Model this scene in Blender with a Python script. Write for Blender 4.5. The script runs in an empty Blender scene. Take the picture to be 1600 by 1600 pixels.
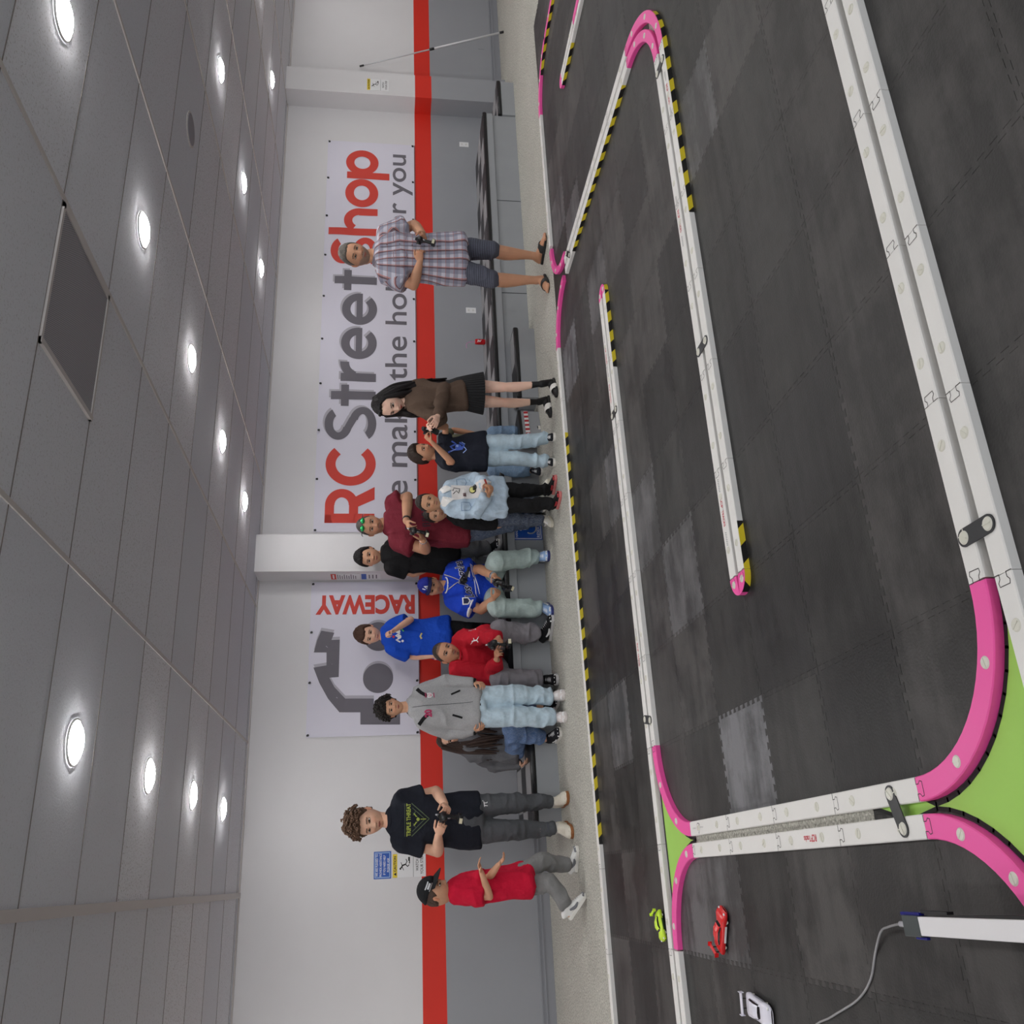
import bpy, math, random
import numpy as np
from mathutils import Vector, Matrix
from mathutils.bvhtree import BVHTree

C = bpy.context.scene.collection
R = math.radians
rnd = random.Random(7)

# ------------------------------------------------------------------ camera, world, exposure
def camera():
    f, p, r, y = 1394.5, 0.1384, -0.0045, 0.3906
    fw = Vector((math.sin(y)*math.cos(p), math.cos(y)*math.cos(p), -math.sin(p)))
    rt = Vector((math.cos(y), -math.sin(y), 0)); dn = fw.cross(rt)
    rt2 = math.cos(r)*rt + math.sin(r)*dn; dn2 = -math.sin(r)*rt + math.cos(r)*dn
    cd = bpy.data.cameras.new('camera'); co = bpy.data.objects.new('camera', cd); C.objects.link(co)
    cd.sensor_width = 36; cd.lens = f/1600*36; cd.clip_start = .05; cd.clip_end = 60
    m = Matrix((dn2, rt2, -fw)).transposed().to_4x4()      # the phone was held turned a quarter round
    m.translation = Vector((0, 0, 1.474)); co.matrix_world = m
    bpy.context.scene.camera = co
camera()
sc = bpy.context.scene
w = bpy.data.worlds.new('world'); sc.world = w; w.use_nodes = True
w.node_tree.nodes['Background'].inputs[0].default_value = (.9, .95, 1, 1)
w.node_tree.nodes['Background'].inputs[1].default_value = .85
sc.view_settings.view_transform = 'Standard'; sc.view_settings.look = 'None'
sc.view_settings.exposure = 1.2; sc.view_settings.gamma = 1; sc.view_settings.use_curve_mapping = False
sc.cycles.max_bounces = 8; sc.cycles.diffuse_bounces = 5; sc.cycles.glossy_bounces = 3
sc.cycles.sample_clamp_indirect = 4; sc.cycles.use_denoising = True
LAMP = 50.0            # strength of each downlight lens
CEIL = 2.76; WALL = 8.8; FLOOR = -.012

# ------------------------------------------------------------------ materials
def lin(c):
    return tuple(((x/12.92) if x <= .04045 else ((x+.055)/1.055)**2.4) for x in c)
def hx(r, g, b): return lin((r/255, g/255, b/255))
MATS = {}
def nt(name):
    m = bpy.data.materials.new(name); m.use_nodes = True
    return m, m.node_tree.nodes, m.node_tree.links, m.node_tree.nodes['Principled BSDF']
def mat(name, rgb, rough=.6, metal=0, spec=.5, emit=0, bump=0, bscale=60, var=0, vscale=8, alpha=1, sheen=0, trans=0):
    if name in MATS: return MATS[name]
    m, N, L, b = nt(name); col = hx(*rgb)
    b.inputs['Base Color'].default_value = (*col, 1); b.inputs['Roughness'].default_value = rough
    b.inputs['Metallic'].default_value = metal; b.inputs['Specular IOR Level'].default_value = spec
    if sheen: b.inputs['Sheen Weight'].default_value = sheen
    if trans: b.inputs['Transmission Weight'].default_value = trans
    if emit:
        b.inputs['Emission Color'].default_value = (1, .985, .96, 1); b.inputs['Emission Strength'].default_value = emit
    tc = N.new('ShaderNodeTexCoord')
    if var:
        n = N.new('ShaderNodeTexNoise'); n.inputs['Scale'].default_value = vscale; n.inputs['Detail'].default_value = 6
        L.new(tc.outputs['Object'], n.inputs['Vector'])
        mx = N.new('ShaderNodeMix'); mx.data_type = 'RGBA'
        mx.inputs[6].default_value = (*[max(0, c*(1-var)) for c in col], 1); mx.inputs[7].default_value = (*[min(1, c*(1+var)) for c in col], 1)
        L.new(n.outputs['Fac'], mx.inputs[0]); L.new(mx.outputs[2], b.inputs['Base Color'])
    if bump:
        n2 = N.new('ShaderNodeTexNoise'); n2.inputs['Scale'].default_value = bscale; n2.inputs['Detail'].default_value = 4
        L.new(tc.outputs['Object'], n2.inputs['Vector'])
        bp = N.new('ShaderNodeBump'); bp.inputs['Strength'].default_value = bump; bp.inputs['Distance'].default_value = .02 if bump > .4 else .01
        L.new(n2.outputs['Fac'], bp.inputs['Height']); L.new(bp.outputs['Normal'], b.inputs['Normal'])
    MATS[name] = m; return m
def fab(name, rgb, var=.1, bump=.9, bscale=13, rough=.85):
    return mat('cloth_'+name, rgb, rough=rough, spec=.25, var=var, vscale=14, bump=bump, bscale=bscale, sheen=.0)

def math_node(N, L, op, a, b=None, c=None):
    n = N.new('ShaderNodeMath'); n.operation = op
    for i, v in enumerate((a, b, c)):
        if v is None: continue
        if isinstance(v, (int, float)): n.inputs[i].default_value = v
        else: L.new(v, n.inputs[i])
    return n.outputs[0]
def ramp_mix(N, L, fac, a, b):
    mx = N.new('ShaderNodeMix'); mx.data_type = 'RGBA'
    for i, v in ((6, a), (7, b)):
        if isinstance(v, tuple): mx.inputs[i].default_value = (*v, 1)
        else: L.new(v, mx.inputs[i])
    if isinstance(fac, (int, float)): mx.inputs[0].default_value = fac
    else: L.new(fac, mx.inputs[0])
    return mx.outputs[2]
def coords(N, L, kind='Object', scale=(1, 1, 1)):
    tc = N.new('ShaderNodeTexCoord'); mp = N.new('ShaderNodeMapping'); mp.inputs['Scale'].default_value = scale
    L.new(tc.outputs[kind], mp.inputs['Vector']); return mp.outputs['Vector']
def sep(N, L, v):
    s = N.new('ShaderNodeSeparateXYZ'); L.new(v, s.inputs[0]); return s.outputs
def noise(N, L, v, scale, detail=4, rough=.5):
    n = N.new('ShaderNodeTexNoise'); n.inputs['Scale'].default_value = scale; n.inputs['Detail'].default_value = detail
    n.inputs['Roughness'].default_value = rough; L.new(v, n.inputs['Vector']); return n.outputs['Fac']
def maprange(N, L, v, a, b, c=0, d=1):
    n = N.new('ShaderNodeMapRange'); L.new(v, n.inputs['Value'])
    for k, x in zip(('From Min', 'From Max', 'To Min', 'To Max'), (a, b, c, d)): n.inputs[k].default_value = x
    return n.outputs[0]
def bump(N, L, b, h, s=.3, d=.01):
    bp = N.new('ShaderNodeBump'); bp.inputs['Strength'].default_value = s; bp.inputs['Distance'].default_value = d
    L.new(h, bp.inputs['Height']); L.new(bp.outputs['Normal'], b.inputs['Normal'])

def carpet_mat():
    m, N, L, b = nt('loop_carpet'); b.inputs['Roughness'].default_value = .95; b.inputs['Specular IOR Level'].default_value = .1
    v = coords(N, L)
    a = noise(N, L, v, 75, 4, .8); big = noise(N, L, v, 1.6, 4)
    c = ramp_mix(N, L, maprange(N, L, a, .32, .68), hx(112, 111, 104), hx(232, 230, 220))
    c2 = ramp_mix(N, L, maprange(N, L, big, .3, .7, 0, .35), c, hx(166, 163, 155))
    L.new(c2, b.inputs['Base Color'])
    wv = N.new('ShaderNodeTexVoronoi'); wv.inputs['Scale'].default_value = 80; L.new(v, wv.inputs['Vector'])
    bump(N, L, b, wv.outputs['Distance'], .8, .008)
    return m
def ceiling_mat():
    m, N, L, b = nt('acoustic_tile'); b.inputs['Roughness'].default_value = .95; b.inputs['Specular IOR Level'].default_value = .1
    v = coords(N, L); s = sep(N, L, v)
    cx = math_node(N, L, 'FLOOR', math_node(N, L, 'DIVIDE', math_node(N, L, 'ADD', s[0], .05+1.315*20), 1.315))
    cy = math_node(N, L, 'FLOOR', math_node(N, L, 'DIVIDE', math_node(N, L, 'ADD', s[1], .629*20-3.01), .629))
    cm = N.new('ShaderNodeCombineXYZ'); L.new(cx, cm.inputs[0]); L.new(cy, cm.inputs[1])
    wn = N.new('ShaderNodeTexWhiteNoise'); wn.noise_dimensions = '2D'; L.new(cm.outputs[0], wn.inputs['Vector'])
    base = ramp_mix(N, L, wn.outputs['Value'], hx(212, 214, 222), hx(228, 228, 234))
    sp = noise(N, L, v, 95, 3, .8)
    amt = math_node(N, L, 'MULTIPLY', maprange(N, L, sp, .43, .36), maprange(N, L, wn.outputs['Value'], .3, 1, .25, .9))
    c = ramp_mix(N, L, amt, base, hx(140, 132, 130))
    L.new(c, b.inputs['Base Color']); bump(N, L, b, sp, .25, .006)
    return m
def wall_paint(name, rgb):
    m, N, L, b = nt(name); b.inputs['Roughness'].default_value = .5; b.inputs['Specular IOR Level'].default_value = .35
    v = coords(N, L); big = noise(N, L, v, 2.2, 5)
    c = hx(*rgb); c2 = ramp_mix(N, L, maprange(N, L, big, .35, .75, 0, 1), tuple(x*.97 for x in c), c)
    L.new(c2, b.inputs['Base Color']); bump(N, L, b, noise(N, L, v, 140, 2), .08, .004)
    return m
def foam_mat(name, rgb):
    m, N, L, b = nt(name); b.inputs['Specular IOR Level'].default_value = .32
    g = N.new('ShaderNodeNewGeometry'); P = g.outputs['Position']
    def mp(sc_):
        k = N.new('ShaderNodeMapping'); k.inputs['Scale'].default_value = sc_; L.new(P, k.inputs['Vector']); return k.outputs[0]
    big = noise(N, L, mp((1, 1, 1)), 3.0, 8, .62); streak = noise(N, L, mp((1.6, 14, 1)), 1, 6, .6); lane = noise(N, L, mp((.35, 2.1, 1)), 1, 3, .5); patch = noise(N, L, mp((1, 1, 1)), 9, 6, .7)
    c = hx(*rgb); s1 = math_node(N, L, 'ADD', math_node(N, L, 'MULTIPLY', big, .4), math_node(N, L, 'MULTIPLY', streak, .2)); s2 = math_node(N, L, 'ADD', math_node(N, L, 'MULTIPLY', lane, .25), math_node(N, L, 'MULTIPLY', patch, .15))
    dirt = maprange(N, L, math_node(N, L, 'ADD', s1, s2), .45, .55)
    L.new(ramp_mix(N, L, dirt, tuple(x*.50 for x in c), tuple(min(1, x*1.45) for x in c)), b.inputs['Base Color'])
    L.new(maprange(N, L, big, .3, .7, .42, .58), b.inputs['Roughness'])
    bump(N, L, b, math_node(N, L, 'ADD', patch, noise(N, L, mp((1, 1, 1)), 120, 3)), .25, .004)
    return m
def checker_mat():
    m, N, L, b = nt('checkered_deck'); b.inputs['Roughness'].default_value = .45
    v = coords(N, L); ck = N.new('ShaderNodeTexChecker'); ck.inputs['Scale'].default_value = 1
    ck.inputs['Color1'].default_value = (*hx(30, 30, 33), 1); ck.inputs['Color2'].default_value = (*hx(150, 150, 152), 1)
    mp = N.new('ShaderNodeMapping'); mp.inputs['Scale'].default_value = (1/.39, 1/.28, .2); mp.inputs['Location'].default_value = (.0, .5, .3); L.new(v, mp.inputs['Vector'])
    L.new(mp.outputs[0], ck.inputs['Vector']); L.new(ck.outputs['Color'], b.inputs['Base Color'])
    return m
def stripe_mat(name, c1, c2, freq, slant):
    m, N, L, b = nt(name); b.inputs['Roughness'].default_value = .4
    s = sep(N, L, coords(N, L, 'UV'))
    t = math_node(N, L, 'FRACT', math_node(N, L, 'ADD', math_node(N, L, 'MULTIPLY', s[0], freq), math_node(N, L, 'MULTIPLY', s[1], slant)))
    f = math_node(N, L, 'GREATER_THAN', t, .5)
    L.new(ramp_mix(N, L, f, hx(*c1), hx(*c2)), b.inputs['Base Color'])
    return m
def grille_mat():
    m, N, L, b = nt('perforated_grille'); b.inputs['Roughness'].default_value = .6
    v = coords(N, L, 'Object', (1, 1, 1)); s = sep(N, L, v)
    def wv(x): return math_node(N, L, 'SINE', math_node(N, L, 'MULTIPLY', x, 640))
    d = math_node(N, L, 'MULTIPLY', wv(s[0]), wv(s[1]))
    big = noise(N, L, v, 5, 3)
    c = ramp_mix(N, L, maprange(N, L, d, -.2, .6), hx(176, 174, 180), hx(84, 82, 88))
    L.new(c, b.inputs['Base Color']); return m
def plaid_mat():
    m, N, L, b = nt('cloth_plaid'); b.inputs['Roughness'].default_value = .85; b.inputs['Specular IOR Level'].default_value = .2
    s = sep(N, L, coords(N, L))
    def band(x, f, ph, lo, hi):
        t = math_node(N, L, 'FRACT', math_node(N, L, 'ADD', math_node(N, L, 'MULTIPLY', x, f), ph))
        return math_node(N, L, 'MULTIPLY', math_node(N, L, 'GREATER_THAN', t, lo), math_node(N, L, 'LESS_THAN', t, hi))
    c = ramp_mix(N, L, math_node(N, L, 'MULTIPLY', band(s[2], 13, 0, 0, .45), .55), hx(196, 194, 206), hx(120, 122, 142))
    ang = math_node(N, L, 'ARCTAN2', s[0], math_node(N, L, 'MULTIPLY', math_node(N, L, 'ADD', s[1], -.03), -1)); sA = math_node(N, L, 'MULTIPLY', ang, .165); sB = math_node(N, L, 'ADD', s[0], s[1]); far = math_node(N, L, 'GREATER_THAN', math_node(N, L, 'ABSOLUTE', s[0]), .245)
    sx = math_node(N, L, 'ADD', math_node(N, L, 'MULTIPLY', sB, far), math_node(N, L, 'MULTIPLY', sA, math_node(N, L, 'SUBTRACT', 1, far)))
    c = ramp_mix(N, L, math_node(N, L, 'MULTIPLY', band(sx, 13, .1, 0, .4), .55), c, hx(112, 114, 134))
    c = ramp_mix(N, L, math_node(N, L, 'MULTIPLY', band(sx, 13, .1, .40, .54), .85), c, hx(84, 48, 52))
    c = ramp_mix(N, L, math_node(N, L, 'MULTIPLY', band(sx, 13, .1, .56, .62), .9), c, hx(190, 112, 92))
    c = ramp_mix(N, L, math_node(N, L, 'MULTIPLY', band(s[2], 13, 0, .45, .55), .5), c, hx(150, 80, 72))
    L.new(c, b.inputs['Base Color']); bump(N, L, b, noise(N, L, coords(N, L), 30, 4), .3, .01)
    return m
def stripes_short_mat():
    m, N, L, b = nt('cloth_striped_grey'); b.inputs['Roughness'].default_value = .9
    s = sep(N, L, coords(N, L)); t = math_node(N, L, 'FRACT', math_node(N, L, 'MULTIPLY', s[2], 60))
    L.new(ramp_mix(N, L, math_node(N, L, 'GREATER_THAN', t, .78), hx(66, 68, 80), hx(112, 116, 132)), b.inputs['Base Color'])
    return m
def denim_mat(name, rgb, f=.16):
    m, N, L, b = nt('denim_'+name); b.inputs['Roughness'].default_value = .9; b.inputs['Specular IOR Level'].default_value = .15
    v = coords(N, L); a = noise(N, L, v, 9, 8, .65); g = noise(N, L, coords(N, L, 'Object', (260, 260, 40)), 1, 2)
    c = hx(*rgb)
    k = ramp_mix(N, L, maprange(N, L, a, .36, .64), tuple(x*(1-f) for x in c), tuple(min(1, x*(1+f)) for x in c))
    k2 = ramp_mix(N, L, maprange(N, L, g, .3, .7, 0, .18), k, (.9, .93, .96))
    L.new(k2, b.inputs['Base Color']); bump(N, L, b, noise(N, L, v, 24, 5), .6, .01)
    return m
def heather_mat(name, rgb, v=.18):
    m, N, L, b = nt('heather_'+name); b.inputs['Roughness'].default_value = .95; b.inputs['Specular IOR Level'].default_value = .1
    vv = coords(N, L); a = noise(N, L, coords(N, L, 'Object', (90, 90, 260)), 1, 4, .7); c = hx(*rgb)
    L.new(ramp_mix(N, L, maprange(N, L, a, .35, .65), tuple(x*(1-v) for x in c), tuple(min(1, x*(1+v)) for x in c)), b.inputs['Base Color'])
    bump(N, L, b, noise(N, L, vv, 35, 5), .3, .01)
    return m
def attr_mat(name, rough, spec=.4, sss=0, bscale=0):
    m, N, L, b = nt(name); a = N.new('ShaderNodeAttribute'); a.attribute_name = 'tint'
    L.new(a.outputs['Color'], b.inputs['Base Color']); b.inputs['Roughness'].default_value = rough; b.inputs['Specular IOR Level'].default_value = spec
    if sss:
        b.inputs['Subsurface Weight'].default_value = sss; b.inputs['Subsurface Radius'].default_value = (.9, .35, .2); b.inputs['Subsurface Scale'].default_value = .008
    if bscale: bump(N, L, b, noise(N, L, coords(N, L), bscale, 4), .5, .01)
    return m

# ------------------------------------------------------------------ mesh helpers
WL = {}
def mk(name, V, F, m, parent=None, smooth=False, origin=None, fm=None, uv=None, tint=None, bevel=0):
    """one mesh object; V in world space; parent: its origin is the frame"""
    V = np.asarray(V, float)
    if origin is None:
        if parent is not None: origin = WL[parent.name]
        else: origin = np.array([(V[:, 0].min()+V[:, 0].max())/2, (V[:, 1].min()+V[:, 1].max())/2, V[:, 2].min()])
    origin = np.array(origin, float)
    me = bpy.data.meshes.new(name); me.from_pydata((V-origin).tolist(), [], [tuple(int(i) for i in f) for f in F])
    ms = m if isinstance(m, (list, tuple)) else [m]
    for x in ms: me.materials.append(x)
    if fm is not None: me.polygons.foreach_set('material_index', np.asarray(fm, dtype=np.int32))
    if smooth: me.polygons.foreach_set('use_smooth', [True]*len(me.polygons))
    if uv is not None:
        l = me.uv_layers.new(name='UVMap'); li = np.empty(len(me.loops), dtype=np.int32); me.loops.foreach_get('vertex_index', li)
        l.data.foreach_set('uv', np.asarray(uv, float)[li].ravel())
    if tint is not None:
        a = me.color_attributes.new('tint', 'FLOAT_COLOR', 'POINT')
        t = np.ones((len(V), 4)); t[:, :3] = tint; a.data.foreach_set('color', t.ravel())
    me.update()
    o = bpy.data.objects.new(name, me); C.objects.link(o)
    if parent is not None:
        o.parent = parent; o.location = origin-WL[parent.name]
    else: o.location = origin
    WL[o.name] = origin
    if bevel:
        b = o.modifiers.new('b', 'BEVEL'); b.width = bevel; b.segments = 2; b.limit_method = 'ANGLE'
    return o
def empty(name, loc):
    o = bpy.data.objects.new(name, None); C.objects.link(o); o.location = loc; o.empty_display_size = .1
    WL[o.name] = np.array(loc, float); return o
def tag(o, label=None, cat=None, group=None, kind=None):
    if label: o['label'] = label
    if cat: o['category'] = cat
    if group: o['group'] = group
    if kind: o['kind'] = kind
    return o
def cat(parts):
    Vs, Fs, n = [], [], 0
    for V, F in parts:
        V = np.asarray(V, float); Vs.append(V); Fs += [tuple(i+n for i in f) for f in F]; n += len(V)
    return np.vstack(Vs), Fs
def box(x0, x1, y0, y1, z0, z1):
    V = [(x, y, z) for z in (z0, z1) for y in (y0, y1) for x in (x0, x1)]
    return np.array(V, float), [(0, 2, 3, 1), (4, 5, 7, 6), (0, 1, 5, 4), (1, 3, 7, 5), (3, 2, 6, 7), (2, 0, 4, 6)]
def prism(poly, z0, z1):
    n = len(poly); V = [(x, y, z0) for x, y in poly]+[(x, y, z1) for x, y in poly]
    a = sum(poly[i][0]*poly[(i+1) % n][1]-poly[(i+1) % n][0]*poly[i][1] for i in range(n))
    F = [tuple(range(n))[::-1], tuple(range(n, 2*n))]+[(i, (i+1) % n, n+(i+1) % n, n+i) for i in range(n)]
    if a < 0: F = [f[::-1] for f in F]
    return np.array(V, float), F
def cyl(c, r, h, n=24, axis=2, r2=None):
    r2 = r if r2 is None else r2
    a = np.linspace(0, 2*math.pi, n, endpoint=False); z = np.zeros(n)
    V = np.vstack([np.c_[r*np.cos(a), r*np.sin(a), z], np.c_[r2*np.cos(a), r2*np.sin(a), z+h]])
    if axis == 0: V = V[:, [2, 0, 1]]
    if axis == 1: V = V[:, [1, 2, 0]]
    F = [tuple(range(n))[::-1], tuple(range(n, 2*n))]+[(i, (i+1) % n, n+(i+1) % n, n+i) for i in range(n)]
    return V+np.array(c, float), F
def nrm(v): v = np.asarray(v, float); return v/max(1e-9, np.linalg.norm(v))
def catmull(P, m=5):
    P = np.asarray(P, float); Q = np.vstack([2*P[0]-P[1], P, 2*P[-1]-P[-2]]); out = []
    for i in range(1, len(Q)-2):
        for t in np.linspace(0, 1, m, endpoint=False):
            a, b, c, d = Q[i-1], Q[i], Q[i+1], Q[i+2]
            out.append(.5*((2*b)+(-a+c)*t+(2*a-5*b+4*c-d)*t*t+(-a+3*b-3*c+d)*t**3))
    out.append(Q[-2]); return np.array(out)
def sweep(P, RA, RB=None, ref=(0, 1, 0), n=14, cap=1., k=2., m=1):
    """closed tube along P, half-width RA along ref and RB across it; round ends when cap > 0"""
    P = np.asarray(P, float); RA = np.asarray(RA, float)*np.ones(len(P)); RB = RA if RB is None else np.asarray(RB, float)*np.ones(len(P))
    if m > 1:
        D = catmull(np.c_[P, RA, RB], m); P, RA, RB = D[:, :3], D[:, 3], D[:, 4]
    T = np.gradient(P, axis=0); T /= np.maximum(1e-9, np.linalg.norm(T, axis=1))[:, None]
    rings = []
    ref = nrm(ref); th = np.linspace(0, 2*math.pi, n, endpoint=False)
    cs = np.sign(np.cos(th))*np.abs(np.cos(th))**(2/k); sn = np.sign(np.sin(th))*np.abs(np.sin(th))**(2/k)
    prev = ref
    def ring(p, t, a, b):
        nonlocal prev
        u = prev-np.dot(prev, t)*t
        if np.linalg.norm(u) < .15: u = prev+np.array([.1, .2, .3]); u = u-np.dot(u, t)*t
        u = nrm(u); prev = nrm(.5*ref+.5*u) if abs(np.dot(ref, t)) < .9 else u
        u = nrm(prev-np.dot(prev, t)*t); w_ = np.cross(t, u)
        return p+np.outer(cs*a, u)+np.outer(sn*b, w_)
    if cap:
        r0 = min(RA[0], RB[0])*cap
        for q in (80, 55, 28): rings.append(ring(P[0]-T[0]*r0*math.sin(R(q)), T[0], RA[0]*math.cos(R(q)), RB[0]*math.cos(R(q))))
    for i in range(len(P)): rings.append(ring(P[i], T[i], RA[i], RB[i]))
    if cap:
        r1 = min(RA[-1], RB[-1])*cap
        for q in (28, 55, 80): rings.append(ring(P[-1]+T[-1]*r1*math.sin(R(q)), T[-1], RA[-1]*math.cos(R(q)), RB[-1]*math.cos(R(q))))
    V = np.vstack(rings); K = len(rings); F = []
    for i in range(K-1):
        for j in range(n): F.append((i*n+j, i*n+(j+1) % n, (i+1)*n+(j+1) % n, (i+1)*n+j))
    F.append(tuple(range(n))[::-1]); F.append(tuple(range((K-1)*n, K*n)))
    return V, F
def ball(c, r, n=12, m=8):
    c = np.array(c, float); r = np.array(r, float)*np.ones(3); V = [c+(0, 0, -r[2])]
    for i in range(1, m):
        p = -math.pi/2+math.pi*i/m
        for j in range(n):
            a = 2*math.pi*j/n; V.append(c+(r[0]*math.cos(p)*math.cos(a), r[1]*math.cos(p)*math.sin(a), r[2]*math.sin(p)))
    V.append(c+(0, 0, r[2])); F = [(0, 1+(j+1) % n, 1+j) for j in range(n)]
    for i in range(m-2):
        for j in range(n): F.append((1+i*n+j, 1+i*n+(j+1) % n, 1+(i+1)*n+(j+1) % n, 1+(i+1)*n+j))
    l = len(V)-1; F += [(l, 1+(m-2)*n+j, 1+(m-2)*n+(j+1) % n) for j in range(n)]
    return np.array(V), F
def arrays(me):
    V = np.empty(len(me.vertices)*3); me.vertices.foreach_get('co', V); V = V.reshape(-1, 3)
    F = [tuple(p.vertices) for p in me.polygons]; return V, F
def remesh(parts, vox, it=2):
    V, F = cat(parts)
    me = bpy.data.meshes.new('t'); me.from_pydata(V.tolist(), [], F)
    o = bpy.data.objects.new('t', me); C.objects.link(o)
    md = o.modifiers.new('r', 'REMESH'); md.mode = 'VOXEL'; md.voxel_size = vox
    dg = bpy.context.evaluated_depsgraph_get(); e = o.evaluated_get(dg); m2 = e.to_mesh()
    V2, F2 = arrays(m2); e.to_mesh_clear(); bpy.data.objects.remove(o); bpy.data.meshes.remove(me)
    E = np.array([(f[i], f[(i+1) % len(f)]) for f in F2 for i in range(len(f))])
    for _ in range(it):
        S = np.zeros_like(V2); cnt = np.zeros(len(V2))
        np.add.at(S, E[:, 0], V2[E[:, 1]]); np.add.at(cnt, E[:, 0], 1); np.add.at(S, E[:, 1], V2[E[:, 0]]); np.add.at(cnt, E[:, 1], 1)
        V2 = V2*.45+(S/cnt[:, None])*.55
    return V2, F2, E
def normals(V, F):
    q = np.array([f[:3] for f in F]); n = np.cross(V[q[:, 1]]-V[q[:, 0]], V[q[:, 2]]-V[q[:, 0]])
    N = np.zeros_like(V)
    for k in range(3): np.add.at(N, q[:, k], n)
    return N/np.maximum(1e-12, np.linalg.norm(N, axis=1))[:, None]
def hsh(i, s=0):
    i = i.astype(np.int64); h = (i[:, 0]*374761393+i[:, 1]*668265263+i[:, 2]*2147483647+s*1442695041) & 0xffffffff
    h = ((h ^ (h >> 13))*1274126177) & 0xffffffff; return ((h ^ (h >> 16)) & 0xffff)/65535.
def vnoise(P, s=0):
    i = np.floor(P); f = P-i; f = f*f*(3-2*f); r = 0
    for dx in (0, 1):
        for dy in (0, 1):
            for dz in (0, 1):
                wgt = (f[:, 0] if dx else 1-f[:, 0])*(f[:, 1] if dy else 1-f[:, 1])*(f[:, 2] if dz else 1-f[:, 2])
                r = r+wgt*hsh(i+np.array([dx, dy, dz]), s)
    return r
_T = {}
def text(s, size=1., bold=.0, align='CENTER', shear=0, space=1.):
    k = (s, size, bold, align, shear, space)
    if k in _T: return _T[k]
    cu = bpy.data.curves.new('t', 'FONT'); cu.body = s; cu.size = size; cu.offset = bold*size; cu.align_x = align; cu.resolution_u = 5
    cu.shear = shear; cu.space_character = space
    o = bpy.data.objects.new('t', cu); C.objects.link(o); bpy.context.view_layer.update()
    e = o.evaluated_get(bpy.context.evaluated_depsgraph_get()); me = e.to_mesh(); V, F = arrays(me); e.to_mesh_clear()
    bpy.data.objects.remove(o); bpy.data.curves.remove(cu); _T[k] = (V, F); return V, F
def fit(V, w=None, h=None):
    """scale a flat shape to a width (and height), centred on 0"""
    V = V.copy(); lo, hi = V.min(0), V.max(0); V -= (lo+hi)/2; d = hi-lo
    sx = w/d[0] if w else None; sy = h/d[1] if h else None
    V[:, 0] *= sx or sy; V[:, 1] *= sy or sx; return V
def place(V, c, right, up, off=0):
    r, u = nrm(right), nrm(up); n = np.cross(r, u)
    return np.asarray(c)+np.outer(V[:, 0], r)+np.outer(V[:, 1], u)+np.outer(V[:, 2]+off, n)
def poly2(pts): return np.array([(x, y, 0) for x, y in pts], float), [tuple(range(len(pts)))]
def line2(pts, w):
    """flat ribbon of width w along pts"""
    pts = [np.array(p, float) for p in pts]; parts = []
    for a, b in zip(pts[:-1], pts[1:]):
        t = nrm(b-a); n = np.array([-t[1], t[0]])*w/2; a2, b2 = a-t*w*.3, b+t*w*.3
        parts.append(poly2([a2-n, b2-n, b2+n, a2+n]))
    return cat(parts)
def disc2(c, r, n=20): return poly2([(c[0]+r*math.cos(t), c[1]+r*math.sin(t)) for t in np.linspace(0, 2*math.pi, n, endpoint=False)])
def dice(VF, step):
    """cut a flat shape along a square grid so that it can follow a curved surface"""
    import bmesh
    V, F = VF; me = bpy.data.meshes.new('t'); me.from_pydata(np.asarray(V, float).tolist(), [], F); bm = bmesh.new(); bm.from_mesh(me)
    for ax in (0, 1):
        lo, hi = V[:, ax].min(), V[:, ax].max()
        for c in np.arange(lo+step*.5, hi, step):
            n = (1, 0, 0) if ax == 0 else (0, 1, 0); bmesh.ops.bisect_plane(bm, geom=bm.verts[:]+bm.edges[:]+bm.faces[:], plane_co=(c, 0, 0) if ax == 0 else (0, c, 0), plane_no=n)
    bmesh.ops.triangulate(bm, faces=[f for f in bm.faces if len(f.verts) > 4]); bm.to_mesh(me); bm.free(); out = arrays(me); bpy.data.meshes.remove(me); return out
def slab(VF, depth, c, right, up):
    """a flat shape given thickness, standing proud of a surface"""
    V, F = VF; n = len(V); A = place(V, c, right, up, depth); B = place(V, c, right, up, 0)
    ed = {}
    for f in F:
        for i in range(len(f)):
            a, b = f[i], f[(i+1) % len(f)]; ed[(a, b)] = 1
    S = [(b, a, a+n, b+n) for (a, b) in ed if (b, a) not in ed]
    S = [(a+n, b+n, b, a) for (a, b) in ed if (b, a) not in ed]
    return np.vstack([A, B]), [tuple(f) for f in F]+S

# ------------------------------------------------------------------ room shell
M_white = wall_paint('white_wall_paint', (218, 216, 218)); M_red = wall_paint('red_wall_paint', (214, 48, 34)); M_grey = wall_paint('grey_wall_paint', (150, 152, 157))
M_ceil = ceiling_mat(); M_carpet = carpet_mat()
def struct(o): o['kind'] = 'structure'; return o
X0, X1, Y0 = -6.0, 13.5, -4.5
struct(mk('floor', *box(X0-.2, X1+.2, Y0-.2, WALL+.2, FLOOR-.1, FLOOR), M_carpet, origin=(0, 0, 0)))
struct(mk('ceiling', *box(X0-.2, X1+.2, Y0-.2, WALL+.2, CEIL, CEIL+.1), M_ceil, origin=(0, 0, 0)))
ceil = bpy.data.objects['ceiling']
Z1, Z2 = .944, 1.153
def bands(name, x0, x1, y0, y1):
    V, F, fm = [], [], []
    for i, (a, b) in enumerate(((FLOOR, Z1), (Z1, Z2), (Z2, CEIL))):
        v, f = box(x0, x1, y0, y1, a, b); F += [tuple(q+8*i for q in g) for g in f]; V.append(v); fm += [i]*6
    return struct(mk(name, np.vstack(V), F, [M_grey, M_red, M_white], fm=fm, origin=(0, 0, 0)))
bands('wall_back', X0, X1, WALL, WALL+.2)
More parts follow.
